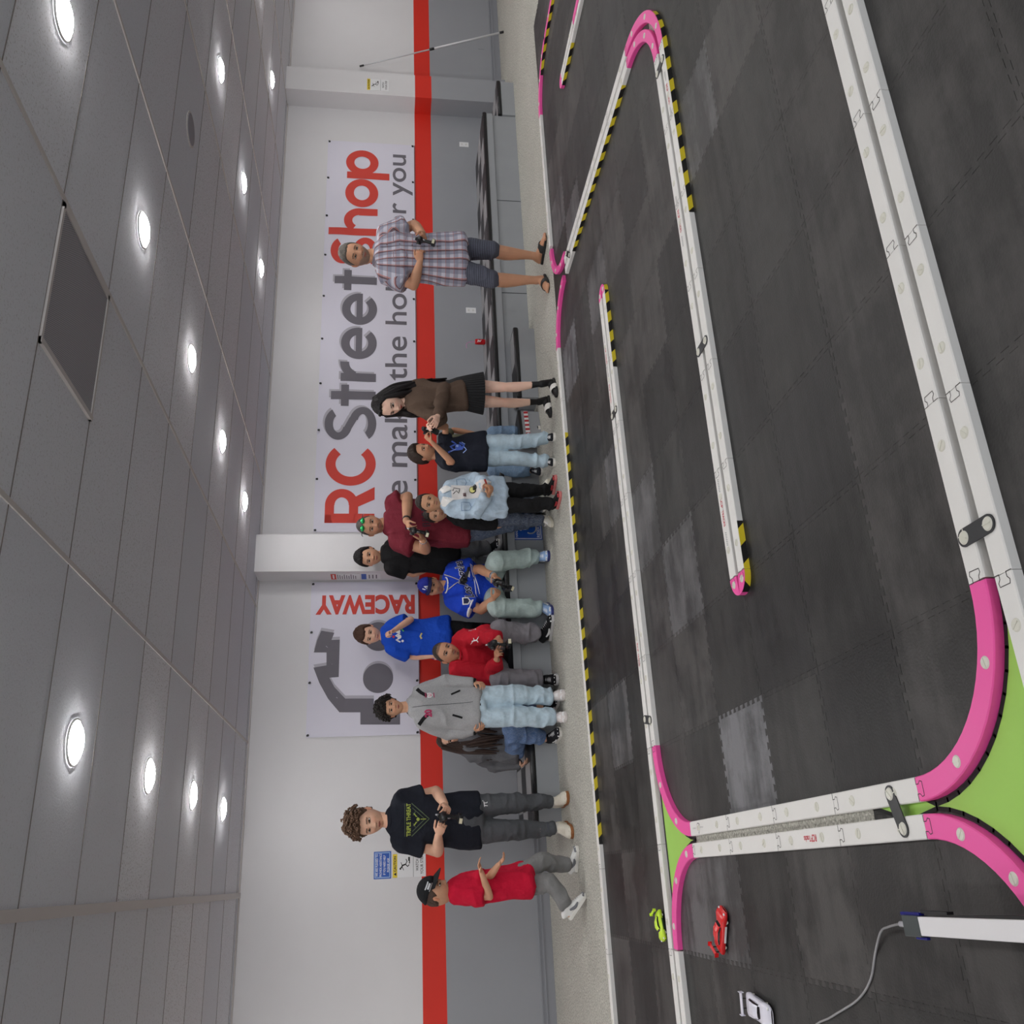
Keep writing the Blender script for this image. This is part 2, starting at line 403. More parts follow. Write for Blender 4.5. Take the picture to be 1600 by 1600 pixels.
bands('wall_left', X0-.2, X0, Y0, WALL); bands('wall_right', X1, X1+.2, Y0, WALL); 
bands('wall_front', X0, -4.5, Y0-.2, Y0); bands('wall_front', 12, X1, Y0-.2, Y0)
struct(mk('wall_front', *cat([box(-4.5, 12, Y0-.2, Y0, FLOOR, .25), box(-4.5, 12, Y0-.2, Y0, 2.5, CEIL)]), M_grey))
wf = tag(empty('window_1', (3.75, Y0-.1, .25)), kind='structure'); M_al = mat('window_frame_metal', (60, 60, 64), .4)  # unseen window added behind the camera so world light fills the dark ceiling
mk('window_frame', *cat([box(x-.03, x+.03, Y0-.13, Y0-.07, .25, 2.5) for x in np.linspace(-4.47, 11.97, 9)]+[box(-4.5, 12, Y0-.13, Y0-.07, z, z+.05) for z in (.25, 2.45)]), M_al, wf)
bands('wall_pilaster', 2.86, 3.248, 8.50, WALL); bands('wall_pilaster', 9.20, 9.575, 8.53, WALL)
M_base = mat('grey_trim_paint', (138, 140, 146), .45)
def baseb(name, x0, x1, y):
    V, F = cat([box(x0, x1, y-.014, y, FLOOR, FLOOR+.075), box(x0, x1, y-.022, y, FLOOR+.075, FLOOR+.088), box(x0, x1, y-.011, y, FLOOR+.088, FLOOR+.112), box(x0, x1, y-.018, y, FLOOR+.112, FLOOR+.122)])
    struct(mk(name, V, F, M_base))
baseb('baseboard_back', X0, .38, WALL); baseb('baseboard_back', 9.575, X1, WALL); baseb('baseboard_back', 9.2, 9.59, 8.53)
# ceiling grid, the long tees run away from the camera
M_tee = mat('grid_bar', (196, 190, 188), .5); M_gap = mat('grid_gap', (120, 112, 110), .8)
for k in range(-4, 11):
    x = -.045+1.315*k; mk('grid_bar', *box(x-.011, x+.011, Y0, WALL, CEIL-.006, CEIL+.01), M_tee, ceil)
mk('grid_bar', *box(-.045-.022, -.045+.022, Y0, WALL, CEIL-.016, CEIL-.005), M_tee, ceil)
for k in range(-11, 10):
    y = 3.010+.629*k; mk('grid_bar', *box(X0, X1, y-.0028, y+.0028, CEIL-.002, CEIL+.01), M_gap, ceil)
mk('grid_bar', *box(X0, X1, WALL-.03, WALL, CEIL-.012, CEIL+.01), M_tee, ceil)

# ------------------------------------------------------------------ downlights
M_lens = mat('lamp_lens', (255, 255, 255), .5, emit=LAMP); M_ring = mat('white_lamp_trim', (225, 224, 222), .4)
def downlight(x, y, label, group):
    t = tag(empty('ceiling_downlight', (x, y, CEIL)), label, 'ceiling light', group)
    a = np.linspace(0, 2*math.pi, 33)[:-1]; V = []; F = []
    for r, z in ((.098, CEIL-.001), (.097, CEIL-.008), (.090, CEIL-.009), (.084, CEIL-.003)): V += [(x+r*math.cos(q), y+r*math.sin(q), z) for q in a]
    for i in range(3):
        for j in range(32): F.append((i*32+j, i*32+(j+1) % 32, (i+1)*32+(j+1) % 32, (i+1)*32+j))
    mk('trim_ring', V, F, M_ring, t, smooth=True)
    V, F = ball((x, y, CEIL-.006), (.084, .084, .024), 28, 12); mk('lens', V, F, M_lens, t, smooth=True)
    return t
d0 = downlight(.6, 3.99, 'nearest lit round downlight of the near row of four', 'round ceiling downlights')
def dup(o, loc, label):
    c = o.copy(); C.objects.link(c); c.location = loc; c['label'] = label
    for ch in o.children:
        k = ch.copy(); C.objects.link(k); k.parent = c
    return c
names = {(.6, 5.25): 'second downlight of the row ahead of the raceway banner logo', (.6, 6.45): 'third downlight of the row ahead of the raceway banner logo', (.6, 7.65): 'downlight closest to the wall above the raceway banner side',
         (3.24, 2.72): 'big downlight at the edge of the ceiling, first of the middle row', (3.24, 3.99): 'second downlight of the middle row, past the grey vent corner', (3.24, 5.25): 'third downlight of the middle row of five', (3.24, 6.45): 'fourth downlight of the middle row of five', (3.24, 7.65): 'downlight closest to the wall in the middle row, above the column',
         (5.8, 5.25): 'first downlight of the far row, beyond the round flush disc', (5.8, 6.45): 'second downlight of the far row, above the plaid shirt man', (5.8, 7.65): 'downlight closest to the wall in the far row', (8.2, 7.5): 'small downlight farthest along the wall above the slanted pole'}
for (x, y), l in names.items(): dup(d0, (x, y, CEIL), l)
for x in (-4.6, -2.0, .6, 3.24, 5.8, 8.35, 10.9):
    for y in (-2.3, -1.05, .2, 1.46, 2.72, 3.99, 5.25, 6.45, 7.65):
        if (x, y) in names or (x, y) == (.6, 3.99): continue
        if (x == 5.8 and y == 3.99) or (x == 8.35 and y == 7.65): continue
        if y < 2 and int(round((x+4.6)/2.6)+round(y/1.25)) % 2: continue
        dup(d0, (x, y, CEIL), 'lit round downlight in the ceiling outside the photo')
# vent and flush disc
v = tag(empty('ceiling_vent', (2.25, 3.325, CEIL)), 'dark grey perforated square vent panel set in the ceiling', 'vent')
mk('grille', *box(1.935, 2.545, 3.025, 3.625, CEIL-.006, CEIL-.002), grille_mat(), v)
V, F = cat([box(1.915, 2.565, 3.01, 3.028, CEIL-.011, CEIL), box(1.915, 2.565, 3.622, 3.64, CEIL-.011, CEIL), box(1.915, 1.938, 3.01, 3.64, CEIL-.014, CEIL), box(2.542, 2.565, 3.01, 3.64, CEIL-.011, CEIL)])
mk('frame', V, F, M_tee, v)
s_ = tag(empty('ceiling_speaker', (4.6, 4.65, CEIL)), 'unlit round grey disc flush in the ceiling between the lamp rows', 'speaker')
mk('grille', *cyl((4.6, 4.65, CEIL-.008), .10, .005, 32), mat('disc_grey', (150, 148, 156), .7), s_)
mk('rim', *cyl((4.6, 4.65, CEIL-.005), .112, .005, 32), M_tee, s_)

# ------------------------------------------------------------------ banners, signs, outlets on the wall
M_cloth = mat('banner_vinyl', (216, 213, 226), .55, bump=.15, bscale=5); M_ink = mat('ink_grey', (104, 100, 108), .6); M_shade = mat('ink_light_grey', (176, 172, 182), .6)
M_inkred = mat('ink_red', (206, 62, 50), .6); M_black = mat('black_plastic', (18, 18, 20), .4); M_whiteink = mat('white_ink', (235, 235, 236), .5)
M_bed = mat('banner_edge', (120, 70, 70), .6)
def banner(name, x0, x1, z0, z1, label, ncols):
    t = tag(empty(name, ((x0+x1)/2, WALL, z0)), label, 'banner')
    nx, nz = 90, 22; V, F, uv = [], [], []
    def yy(x, z):
        a, b = (x-x0)/(x1-x0), (z-z0)/(z1-z0)
        s = .004*math.sin(7*a+3*b)+.003*math.sin(23*a-9*b)+.0025*math.sin(41*a+13*b*b)
        edge = min(1, 6*min(a, 1-a))*min(1, 5*min(b, 1-b))
        return WALL-.012-.9*s*edge-.004*edge
    for k in range(nz+1):
        for i in range(nx+1):
            x = x0+(x1-x0)*i/nx; z = z0+(z1-z0)*k/nz; V.append((x, yy(x, z), z))
    for k in range(nz):
        for i in range(nx): a = k*(nx+1)+i; F.append((a, a+1, a+nx+2, a+nx+1))
    sh = mk('banner_sheet', V, F, M_cloth, t, smooth=True)
    mk('hem_line', *cat([box(x0+.004, x1-.004, WALL-.014, WALL-.008, z0-.004, z0+.004)]), M_bed, t)
    for i in range(ncols+1):
        for z in (z0+.02, z1-.02):
            x = x0+.02+(x1-x0-.04)*i/ncols
            mk('grommet', *cat([cyl((x, WALL-.022, z), .011, .012, 12, 1), box(x-.012, x+.004, WALL-.03, WALL-.02, z-.004, z+.014)]), M_black, t)
    return t, sh, yy
def on_banner(sheet, yy, VF, m, off, name):
    """flat ink following the hanging sheet; VF holds (x, z) world pairs as x, y"""
    V, F = dice(VF, .06); W_ = np.array([(a, yy(a, b)-off, b) for a, b, *_ in V])
    return mk(name, W_, F, m, sheet)
def txt_between(s, x0, x1, z0, z1, bold=.02, shadow=None):
    V, F = text(s, 1, bold); V = fit(V, x1-x0, z1-z0); V[:, 0] += (x0+x1)/2; V[:, 1] += (z0+z1)/2; return V, F
def two(v, f):  # both windings survive: faces toward the room
    return v, [tuple(x[::-1]) if 0 else x for x in f]
bt, bs, byy = banner('shop_banner', 3.384, 8.655, 1.160, 2.235, 'long white banner reading RC Street Shop on the wall', 9)
def shade(V, F, dx, dz): V = V.copy(); V[:, 0] += dx; V[:, 1] += dz; return V, F
def rect(x0, z0, x1, z1): return poly2([(x0, z0), (x1, z0), (x1, z1), (x0, z1)])
def bow(cx, cz, rx, rz, s_, a0, a1, n=40):
    """bent stroke: outer radii rx, rz, stroke s_"""
    V, F = [], []
    for i in range(n+1):
        q = R(a0+(a1-a0)*i/n); V += [(cx+rx*math.cos(q), cz+rz*math.sin(q), 0), (cx+(rx-s_)*math.cos(q), cz+(rz-s_)*math.sin(q), 0)]
    for i in range(n): F.append((2*i, 2*i+1, 2*i+3, 2*i+2))
    return np.array(V, float), F
BASE, XH, CAPH = 1.612, 2.0, 2.125
def glyph(c, x0, x1, k):
    cx, w_ = (x0+x1)/2, x1-x0; xm = (BASE+XH)/2; rz = (XH-BASE)/2+.006
    if c == 'R': return [rect(x0, BASE, x0+k, CAPH), rect(x0, CAPH-k*.9, x0+w_*.5, CAPH), rect(x0, BASE+.17, x0+w_*.5, BASE+.17+k*.9), bow(x0+w_*.5, (CAPH+BASE+.17)/2, w_*.46, (CAPH-BASE-.17)/2, k*.93, -90, 90), poly2([(x0+w_*.42, BASE+.2), (x0+w_*.74, BASE+.2), (x1+.01, BASE), (x1-.135, BASE)])]
    if c == 'C': return [bow(x0+w_*.56, (CAPH+BASE)/2, w_*.56, (CAPH-BASE)/2+.008, k, 42, 318)]
    if c == 'S': h_ = (2.15-1.602); r_ = h_*.27; zt = 2.158-r_; zb = 1.602+r_; return [bow(cx-.0, zt, w_*.47, r_, k*.86, 28, 250), bow(cx+.0, zb, w_*.5, r_, k*.86, -152, 68), poly2([(cx-w_*.17, zt-r_+.012), (cx-w_*.14, zt-r_+k*.9), (cx+w_*.2, zb+r_-.008), (cx+w_*.16, zb+r_-k*.9)])]
    if c == 't': return [rect(cx-.052, BASE, cx+.052, 2.10), rect(x0, 1.905, x1, 1.99)]
    if c == 'r': return [rect(x0, BASE, x0+k, XH), bow(x1-.02, XH-.19, w_-k*.2-.02, .20, k*.95, 88, 168)]
    if c == 'e': return [bow(cx, xm, w_/2, rz, k*.92, 0, 318), rect(x0+k*.6, xm-.035, x1-.004, xm+.035)]
    if c == 'h': return [rect(x0, BASE, x0+k, 2.19), rect(x1-k, BASE, x1, BASE+.22), bow(x1-(w_-k*.4)/2, BASE+.215, (w_-k*.4)/2, .185, k*.95, 0, 150)]
    if c == 'o': return [bow(cx, xm, w_/2, rz, k, 0, 360)]
    if c == 'p': return [rect(x0, 1.472, x0+k, XH-.01), bow(cx+.03, xm, w_/2-.03, rz, k*.97, 0, 360)]
for cs, m in (((('R', 3.485, 3.887), ('C', 3.909, 4.364)), M_inkred), ((('S', 4.441, 4.858), ('t', 4.87, 5.137), ('r', 5.183, 5.45), ('e', 5.473, 5.895), ('e', 5.93, 6.36), ('t', 6.401, 6.682)), M_ink), ((('S', 6.76, 7.166), ('h', 7.194, 7.599), ('o', 7.618, 8.055), ('p', 8.06, 8.52)), M_inkred)):
    for c, a_, b_ in cs:
        VF = cat(glyph(c, a_, b_, .105))
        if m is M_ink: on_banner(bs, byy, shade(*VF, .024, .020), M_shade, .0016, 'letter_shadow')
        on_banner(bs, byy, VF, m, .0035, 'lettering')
V, F = txt_between('we make the hobby for you', 3.44, 8.485, 1.185, 1.513, .008)
on_banner(bs, byy, (V, F), M_ink, .002, 'lettering')
rt_, rs, ryy = banner('raceway_banner', 1.302, 2.84, 1.158, 2.232, 'square white banner reading RACEWAY upward beside a grey car logo', 3)
logo = [(2.336, 2.119), (2.312, 1.992), (2.239, 2.018), (2.242, 1.937), (1.872, 1.939), (1.867, 2.028), (1.775, 1.978), (1.661, 1.872), (1.654, 1.599), (1.53, 1.598), (1.523, 1.347), (1.399, 1.347), (1.41, 1.724), (1.526, 1.726), (1.531, 1.924), (1.665, 2.036), (1.82, 2.123), (1.969, 2.183), (1.988, 2.059), (2.117, 2.063), (2.119, 2.185), (2.242, 2.157)]
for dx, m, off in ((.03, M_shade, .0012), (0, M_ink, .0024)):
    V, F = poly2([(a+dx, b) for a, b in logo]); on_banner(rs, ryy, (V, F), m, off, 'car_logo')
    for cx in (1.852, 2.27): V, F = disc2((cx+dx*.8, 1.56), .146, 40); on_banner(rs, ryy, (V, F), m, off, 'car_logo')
V, F = text('RACEWAY', 1, .045); V = fit(V, .985, .205); V = np.c_[2.60-V[:, 1], 1.69+V[:, 0], V[:, 2]]
on_banner(rs, ryy, (V, F), M_inkred, .0024, 'lettering')

M_blue = mat('sign_blue', (28, 84, 178), .4); M_yel = mat('sign_yellow', (226, 200, 48), .4); M_sign = mat('sign_white', (228, 228, 230), .4); M_paleblue = mat('sign_edge_blue', (150, 180, 220), .4)
def plate(name, label, cx, cz, w_, h_, m, y=WALL, cat_='sign', right=(1, 0, 0), th=.004, edge=None):
    r = nrm(right); n = np.cross(r, (0, 0, 1)); c = np.array([cx, y, cz])
    t = tag(empty(name, tuple(c)), label, cat_)
    V, F = slab(poly2([(-w_/2, -h_/2), (w_/2, -h_/2), (w_/2, h_/2), (-w_/2, h_/2)]), th, c, r, (0, 0, 1)); mk('panel', V, F, m, t)
    def add(VF, mm, dx=0, dz=0, lift=.0008, nm='lettering'):
        V, F = VF; V = V.copy(); V[:, 0] += dx; V[:, 1] += dz; mk(nm, place(V, c, r, (0, 0, 1), th+lift), F, mm, t)
    if edge:
        e = .012; add(line2([(-w_/2+e, -h_/2+e), (w_/2-e, -h_/2+e), (w_/2-e, h_/2-e), (-w_/2+e, h_/2-e), (-w_/2+e, -h_/2+e)], .008), edge, nm='border')
    return add, t
def T(s, w_=None, h_=None, b=.01):
    V, F = text(s, 1, b); return fit(V, w_, h_), F
add, _ = plate('help_sign', 'small blue sign with white text beside the navy shirt man', .147, 1.507, .232, .155, M_blue, edge=M_paleblue)
for i, (s, ww) in enumerate((('WE ARE PLEASED TO', .19), ('PROVIDE ASSISTANCE', .196), ('IF YOU NEED HELP', .165), ('PLEASE ASK', .12))): add(T(s, ww, .02), M_whiteink, 0, .05-.034*i)
def caution(label, cx, cz, w_, h_, y, right=(1, 0, 0)):
    add, _ = plate('caution_sign', label, cx, cz, w_, h_, M_sign, y=y, right=right)
    add(poly2([(-w_/2, h_/2-.14*h_), (w_/2, h_/2-.14*h_), (w_/2, h_/2), (-w_/2, h_/2)]), M_yel, lift=.0004, nm='header')
    add(T('CAUTION', w_*.66, h_*.075, .03), M_black, w_*.08, h_*.43, .0012)
    add(poly2([(-w_*.42, h_*.39), (-w_*.28, h_*.39), (-w_*.35, h_*.47)]), M_black, lift=.0012, nm='warning_triangle')
    add(poly2([(-w_/2, -.13*h_), (w_/2, -.13*h_), (w_/2, -.12*h_), (-w_/2, -.12*h_)]), M_black, lift=.001, nm='divider')
    k = h_/3.3; fig = cat([disc2((-.28*k, .62*k), .09*k, 12), line2([(-.2*k, .55*k), (.02*k, .38*k), (.1*k, .1*k)], .13*k), line2([(-.1*k, .45*k), (-.4*k, .3*k)], .06*k), line2([(.0, .45*k), (.28*k, .55*k)], .06*k), line2([(.1*k, .1*k), (-.1*k, -.1*k), (.05*k, -.25*k)], .08*k), line2([(.1*k, .1*k), (.35*k, -.05*k), (.55*k, .05*k)], .08*k), poly2([(.15*k, -.34*k), (.75*k, -.34*k), (.75*k, -.16*k), (.4*k, -.16*k), (.4*k, -.24*k), (.15*k, -.24*k)])])
    V, F = fig; add((V*[1.05, 1, 1], F), M_black, 0, h_*.08, nm='falling_figure')
    add(T('WATCH', w_*.5, h_*.085, .012), M_black, 0, -.24*h_); add(T('YOUR STEP', w_*.8, h_*.085, .012), M_black, 0, -.38*h_)
caution('yellow topped watch your step sign beside the navy shirt man', .135, 1.265, .2, .30, WALL)
caution('yellow topped watch your step sign on the right column above the slanted pole', 9.36, 1.62, .19, .27, 8.53)
add, _ = plate('notice_sheet', 'narrow white notice with red heading on the column side', 2.86, 1.892, .17, .285, M_sign, y=8.66, right=(0, -1, 0))
add(poly2([(-.085, .09), (.085, .09), (.085, .142), (-.085, .142)]), M_inkred, lift=.0004, nm='header'); add(poly2([(-.06, .108), (.06, .108), (.06, .124), (-.06, .124)]), M_whiteink, lift=.0012, nm='text_line')
for i in range(9): add(poly2([(-.07, .07-.022*i), (.07-.02*(i % 3), .07-.022*i), (.07-.02*(i % 3), .078-.022*i), (-.07, .078-.022*i)]), M_ink, nm='text_line')
add, _ = plate('notice_card', 'small white card with blue heading under the column notice', 2.86, 1.638, .17, .19, M_sign, y=8.66, right=(0, -1, 0))
add(poly2([(-.085, .045), (.085, .045), (.085, .095), (-.085, .095)]), M_blue, lift=.0004, nm='header')
for i in range(3): add(poly2([(-.06, .01-.035*i), (.06, .01-.035*i), (.06, .022-.035*i), (-.06, .022-.035*i)]), M_ink, nm='text_line')
def outlet(x, z, label):
    add, t = plate('wall_outlet', label, x, z, .075, .118, M_sign, cat_='outlet', th=.006)
    for dz in (.026, -.026):
        add(poly2([(-.016, -.016), (.016, -.016), (.018, 0), (.016, .016), (-.016, .016), (-.018, 0)]), M_ring, 0, dz, .001, 'socket')
        add(cat([poly2([(-.009, -.004), (-.006, -.004), (-.006, .006), (-.009, .006)]), poly2([(.006, -.004), (.009, -.004), (.009, .006), (.006, .006)])]), M_black, 0, dz, .0018, 'slot')
outlet(6.19, .512, 'white wall outlet between the soda can and the plaid shirt man'); outlet(8.73, .523, 'white wall outlet nearest the right column')
add, _ = plate('blank_cover', 'grey painted cover plate low on the wall by the slanted pole', 10.5, .24, .12, .08, M_grey, cat_='cover plate')

# ------------------------------------------------------------------ slanted pole
a = np.array([10.293, 8.382, FLOOR+.004]); b_ = np.array([9.93, 8.765, 1.86]); t = tag(empty('telescopic_pole', tuple(a)), 'white telescopic pole with black tips leaning on the wall', 'pole')
M_pole = mat('pole_white', (205, 205, 208), .3, metal=.3)
def pt(f): return a+(b_-a)*f
mk('lower_tube', *sweep([pt(.02), pt(.5)], .0135, cap=.2, n=16), M_pole, t, smooth=True); mk('upper_tube', *sweep([pt(.5), pt(.985)], .009, cap=.2, n=16), M_pole, t, smooth=True)
mk('foot', *sweep([pt(0), pt(.025)], .016, cap=.5, n=16), M_black, t, smooth=True); mk('collar', *sweep([pt(.485), pt(.515)], .017, cap=.3, n=16), M_black, t, smooth=True); mk('tip', *sweep([pt(.975), pt(1)], .012, cap=.6, n=16), M_black, t, smooth=True)

# ------------------------------------------------------------------ raised platform and its steps
M_deck = checker_mat(); M_nose = mat('black_rubber_nosing', (24, 24, 27), .35); M_skirt = mat('grey_panel_paint', (152, 155, 159), .5, var=.06, vscale=5); M_line = mat('joint_dark', (48, 50, 54), .8)
def nosing(x0, x1, y, z, r=.024):
    V, F = sweep([(x0, y+r*.6, z-r), (x1, y+r*.6, z-r)], r, r*1.0, ref=(0, 0, 1), n=14, cap=.02, k=3); return V, F
def step(name, label, x0, x1, y0, y1, z, over=0, catn='step', panels=(), fascia=False, ends=True):
    t = tag(empty(name, ((x0+x1)/2, (y0+y1)/2, FLOOR)), label, catn); y1 = min(y1, WALL-.004)
    def foot(ya): return [(x0, ya), (x1, ya), (x1, y1), (3.252, y1), (3.252, 8.496), (2.856, 8.496), (2.856, y1), (x0, y1)] if x0 < 2.8 < 3.3 < x1 else [(x0, ya), (x1, ya), (x1, y1), (x0, y1)]
    mk('deck', *prism(foot(y0+.02), z-.02, z), M_deck, t)
    mk('nosing', *nosing(x0, x1, y0-over, z+.001), M_nose, t, smooth=True)
    top = z-.05
    if fascia:
        mk('fascia', *box(x0, x1, y0-over+.005, y0+.4, z-.118, z-.02), M_skirt, t); mk('shadow_gap', *box(x0+.01, x1-.01, y0+.012, y0+.05, z-.128, z-.116), M_line, t); top = z-.124
    mk('riser', *prism(foot(y0+.004), FLOOR, top), M_skirt, t)
    for p in panels: mk('panel_joint', *box(p-.003, p+.003, y0+.001, y0+.01, FLOOR, z-.05), M_line, t)
    return t
step('raised_platform', 'long grey platform with checkered black and grey top along the wall', 1.45, 8.37, 7.95, WALL, .385, .03, 'platform', (2.75, 4.45, 5.84, 7.1), True)
step('low_step', 'low checkered step at the end near the seated long haired woman', .38, 1.445, 7.93, WALL, .235, 0, 'step')
step('low_step', 'small grey step at the column end of the platform', 8.375, 8.9, 7.93, 8.5, .195, 0, 'step')
step('low_step', 'grey box step in front of the platform behind the brown sweater woman', 4.40, 5.21, 7.68, 7.94, .205, 0, 'step')
t = tag(empty('step_block', (4.12, 7.75, FLOOR)), 'dark step block edged with red and white tape', 'step')
rw = stripe_mat('red_white_tape', (176, 34, 44), (226, 224, 224), 9, .5)
cb = [(3.97, 7.66), (4.27, 7.74), (4.22, 7.92), (3.92, 7.84)]
mk('block', *prism(cb, FLOOR, .17), M_skirt, t); mk('tread', *prism([(3.965, 7.65), (4.28, 7.734), (4.225, 7.925), (3.91, 7.85)], .17, .20), M_black, t)
p0, p1 = np.array(cb[0]), np.array(cb[1]); n_ = np.array([.26, -.965])*.006
mk('tape', [(*(p0+n_), .10), (*(p1+n_), .10), (*(p1+n_), .142), (*(p0+n_), .142)], [(0, 1, 2, 3)], rw, t, uv=[(0, 0), (.62, 0), (.62, .1), (0, .1)])
# reserved sign on the platform face
add, _ = plate('reserved_parking_sign', 'blue wheelchair symbol sign on the platform face', 3.105, .135, .24, .285, M_blue, y=7.954, edge=M_sign)
add(T('HANDICAPPED', .19, .026), M_whiteink, 0, .108); add(T('RESERVED', .19, .03), M_whiteink, 0, -.105)
arc = [(.055*math.cos(q), -.03+.055*math.sin(q)) for q in np.linspace(R(150), R(380), 18)]
add(cat([line2(arc, .013), disc2((-.012, .066), .016), line2([(-.012, .045), (-.008, -.005), (.04, -.005), (.058, -.06), (.075, -.055)], .014), line2([(-.01, .022), (.03, .022)], .011)]), M_whiteink, .0, 0, nm='wheelchair_symbol')
# soda can with straw
t = tag(empty('soda_can', (5.63, 8.6, .385)), 'red soda can with a pink straw on the checkered platform', 'can')
prof = [(.024, 0), (.030, .008), (.0325, .014), (.0325, .10), (.028, .112), (.026, .118)]
V = []; F = []; n = 24
for r_, z_ in prof: V += [(5.63+r_*math.cos(q), 8.6+r_*math.sin(q), .385+z_) for q in np.linspace(0, 2*math.pi, n, endpoint=False)]
for i in range(len(prof)-1):
    for j in range(n): F.append((i*n+j, i*n+(j+1) % n, (i+1)*n+(j+1) % n, (i+1)*n+j))
mk('can_body', V, F, mat('can_red', (196, 26, 34), .25, metal=.2), t, smooth=True); mk('lid', *cyl((5.63, 8.6, .501), .026, .002), mat('aluminium', (190, 190, 195), .3, metal=.9), t)
Vt, Ft = cat([line2([(-.015, .018), (.015, .012), (-.012, 0)], .006), line2([(.012, -.002), (-.012, -.010), (.014, -.02)], .006)]); mk('can_lettering', place(Vt, (5.63-.01, 8.6-.0335, .455), (1, 0, 0), (0, 0, 1)), Ft, M_whiteink, t)
mk('straw', *sweep([(5.63, 8.6, .50), (5.62, 8.6, .57), (5.585, 8.59, .60), (5.53, 8.58, .60)], .0028, n=8, m=3), mat('pink_straw', (214, 120, 190), .4), t, smooth=True)

# ------------------------------------------------------------------ foam mat floor of the track
GX, GY, K = .618, 2.394, .5
shades = [(46, 45, 44), (55, 53, 52), (41, 40, 39), (60, 58, 57), (36, 35, 35)]
M_foam = [foam_mat('foam_%d' % i, s) for i, s in enumerate(shades)]; M_foamlight = foam_mat('foam_light', (98, 98, 101)); M_foammid = foam_mat('foam_mid', (80, 79, 80))
trk = tag(empty('track_mat', (GX, GY, FLOOR)), 'wide black and grey interlocking foam mat floor of the race track', 'mat')
def teeth(p, q, seed):
    """jigsaw edge from p to q, nine dovetail tabs"""
    p, q = np.array(p), np.array(q); d = (q-p); L_ = np.linalg.norm(d); d = d/L_; n = np.array([-d[1], d[0]]); out = [p]; N_ = 9; s = L_/(N_*2+1)
    for i in range(N_):
        a = s*(1+2*i); e = .011; o = .0115
        out += [p+d*(a+.003)-n*o*.0+n*(-.0), p+d*(a-e*.25)+n*o*1.6, p+d*(a+s+e*.25)+n*o*1.6, p+d*(a+s-.003)]
    out.append(q); return out
def flat_edge(p, q): return [np.array(p), np.array(q)]
def tile_poly(x0, y0, x1, y1, flats=''):
    b = (teeth if 's' not in flats else lambda a, c, s: flat_edge(a, c))((x0, y0), (x1, y0), 0)
    r = (teeth if 'e' not in flats else lambda a, c, s: flat_edge(a, c))((x1, y0), (x1, y1), 0)
    t_ = (teeth if 'n' not in flats else lambda a, c, s: flat_edge(a, c))((x0, y1), (x1, y1), 0)[::-1]
    l = (teeth if 'w' not in flats else lambda a, c, s: flat_edge(a, c))((x0, y0), (x0, y1), 0)[::-1]
    P = b[:-1]+r[:-1]+t_[:-1]+l[:-1]; c = np.array([(x0+x1)/2, (y0+y1)/2])
    return [tuple(c+(v-c)*.9972) for v in P]
light = {(-1, 2): 2, (0, 0): 0}
mids = {(-2, 3): 1, (-2, 4): 1, (-1, 0): 0, (0, 4): 0, (2, 5): 0}
allt = []
for i in range(-5, 15):
    for j in range(-3, 9):
        x0, y0 = GX+K*i, GY+K*j; x1, y1 = x0+K, y0+K; fl = ''
        if j == 8: y1 = 6.47+.013*max(0, min(4, i)); fl = 'n'
        allt.append((i, j, x0, y0, x1, y1, fl))
def shade_of(i, j):
    if (i, j) in ((-1, 2), (6, 7)): return M_foamlight
    if (i, j) in ((6, 7), (-2, 4), (-2, 3), (2, 4), (3, 5), (5, 1)): return M_foammid
    if (i, j) in ((0, 0), (0, 1), (1, 0), (-1, 0), (1, 1), (2, 1)): return M_foam[4] if (i+j) % 2 else M_foam[2]
    if j <= -1: return M_foam[1]
    r_ = rnd.random(); return M_foammid if r_ > .95 else M_foam[int(r_*5.5) % 5]
def key(t_):  # nearest tiles first
    x, y = (t_[2]+t_[4])/2, (t_[3]+t_[5])/2; ang = math.degrees(math.atan2(x, y))
    return math.hypot(x, y)+(100 if abs(ang-21) > 36 or y < 1.1 else 0)
allt.sort(key=key); rest = []
for n_, (i, j, x0, y0, x1, y1, fl) in enumerate(allt):
    P = tile_poly(x0, y0, x1, y1, fl); m = shade_of(i, j)
    VF = prism(P, FLOOR+.0005, 0)
    if n_ < 98: mk('mat_tile', *VF, m, trk, origin=(x0, y0, FLOOR))
    else: rest.append((VF, m))
ms = list(dict.fromkeys([m for _, m in rest])); V, F = cat([vf for vf, _ in rest]); fm = [ms.index(m) for (v, f), m in rest for _ in f]
o = mk('mat_tile', V, F, ms, trk, fm=fm, origin=(0, 0, FLOOR)); o['kind'] = 'stuff'
mk('mat_backing', *prism([(-1.9, .88), (8.1, .88), (8.1, 6.38), (-1.9, 6.38)], FLOOR+.0002, -.0015), mat('foam_underside', (74, 72, 70), .95), trk)

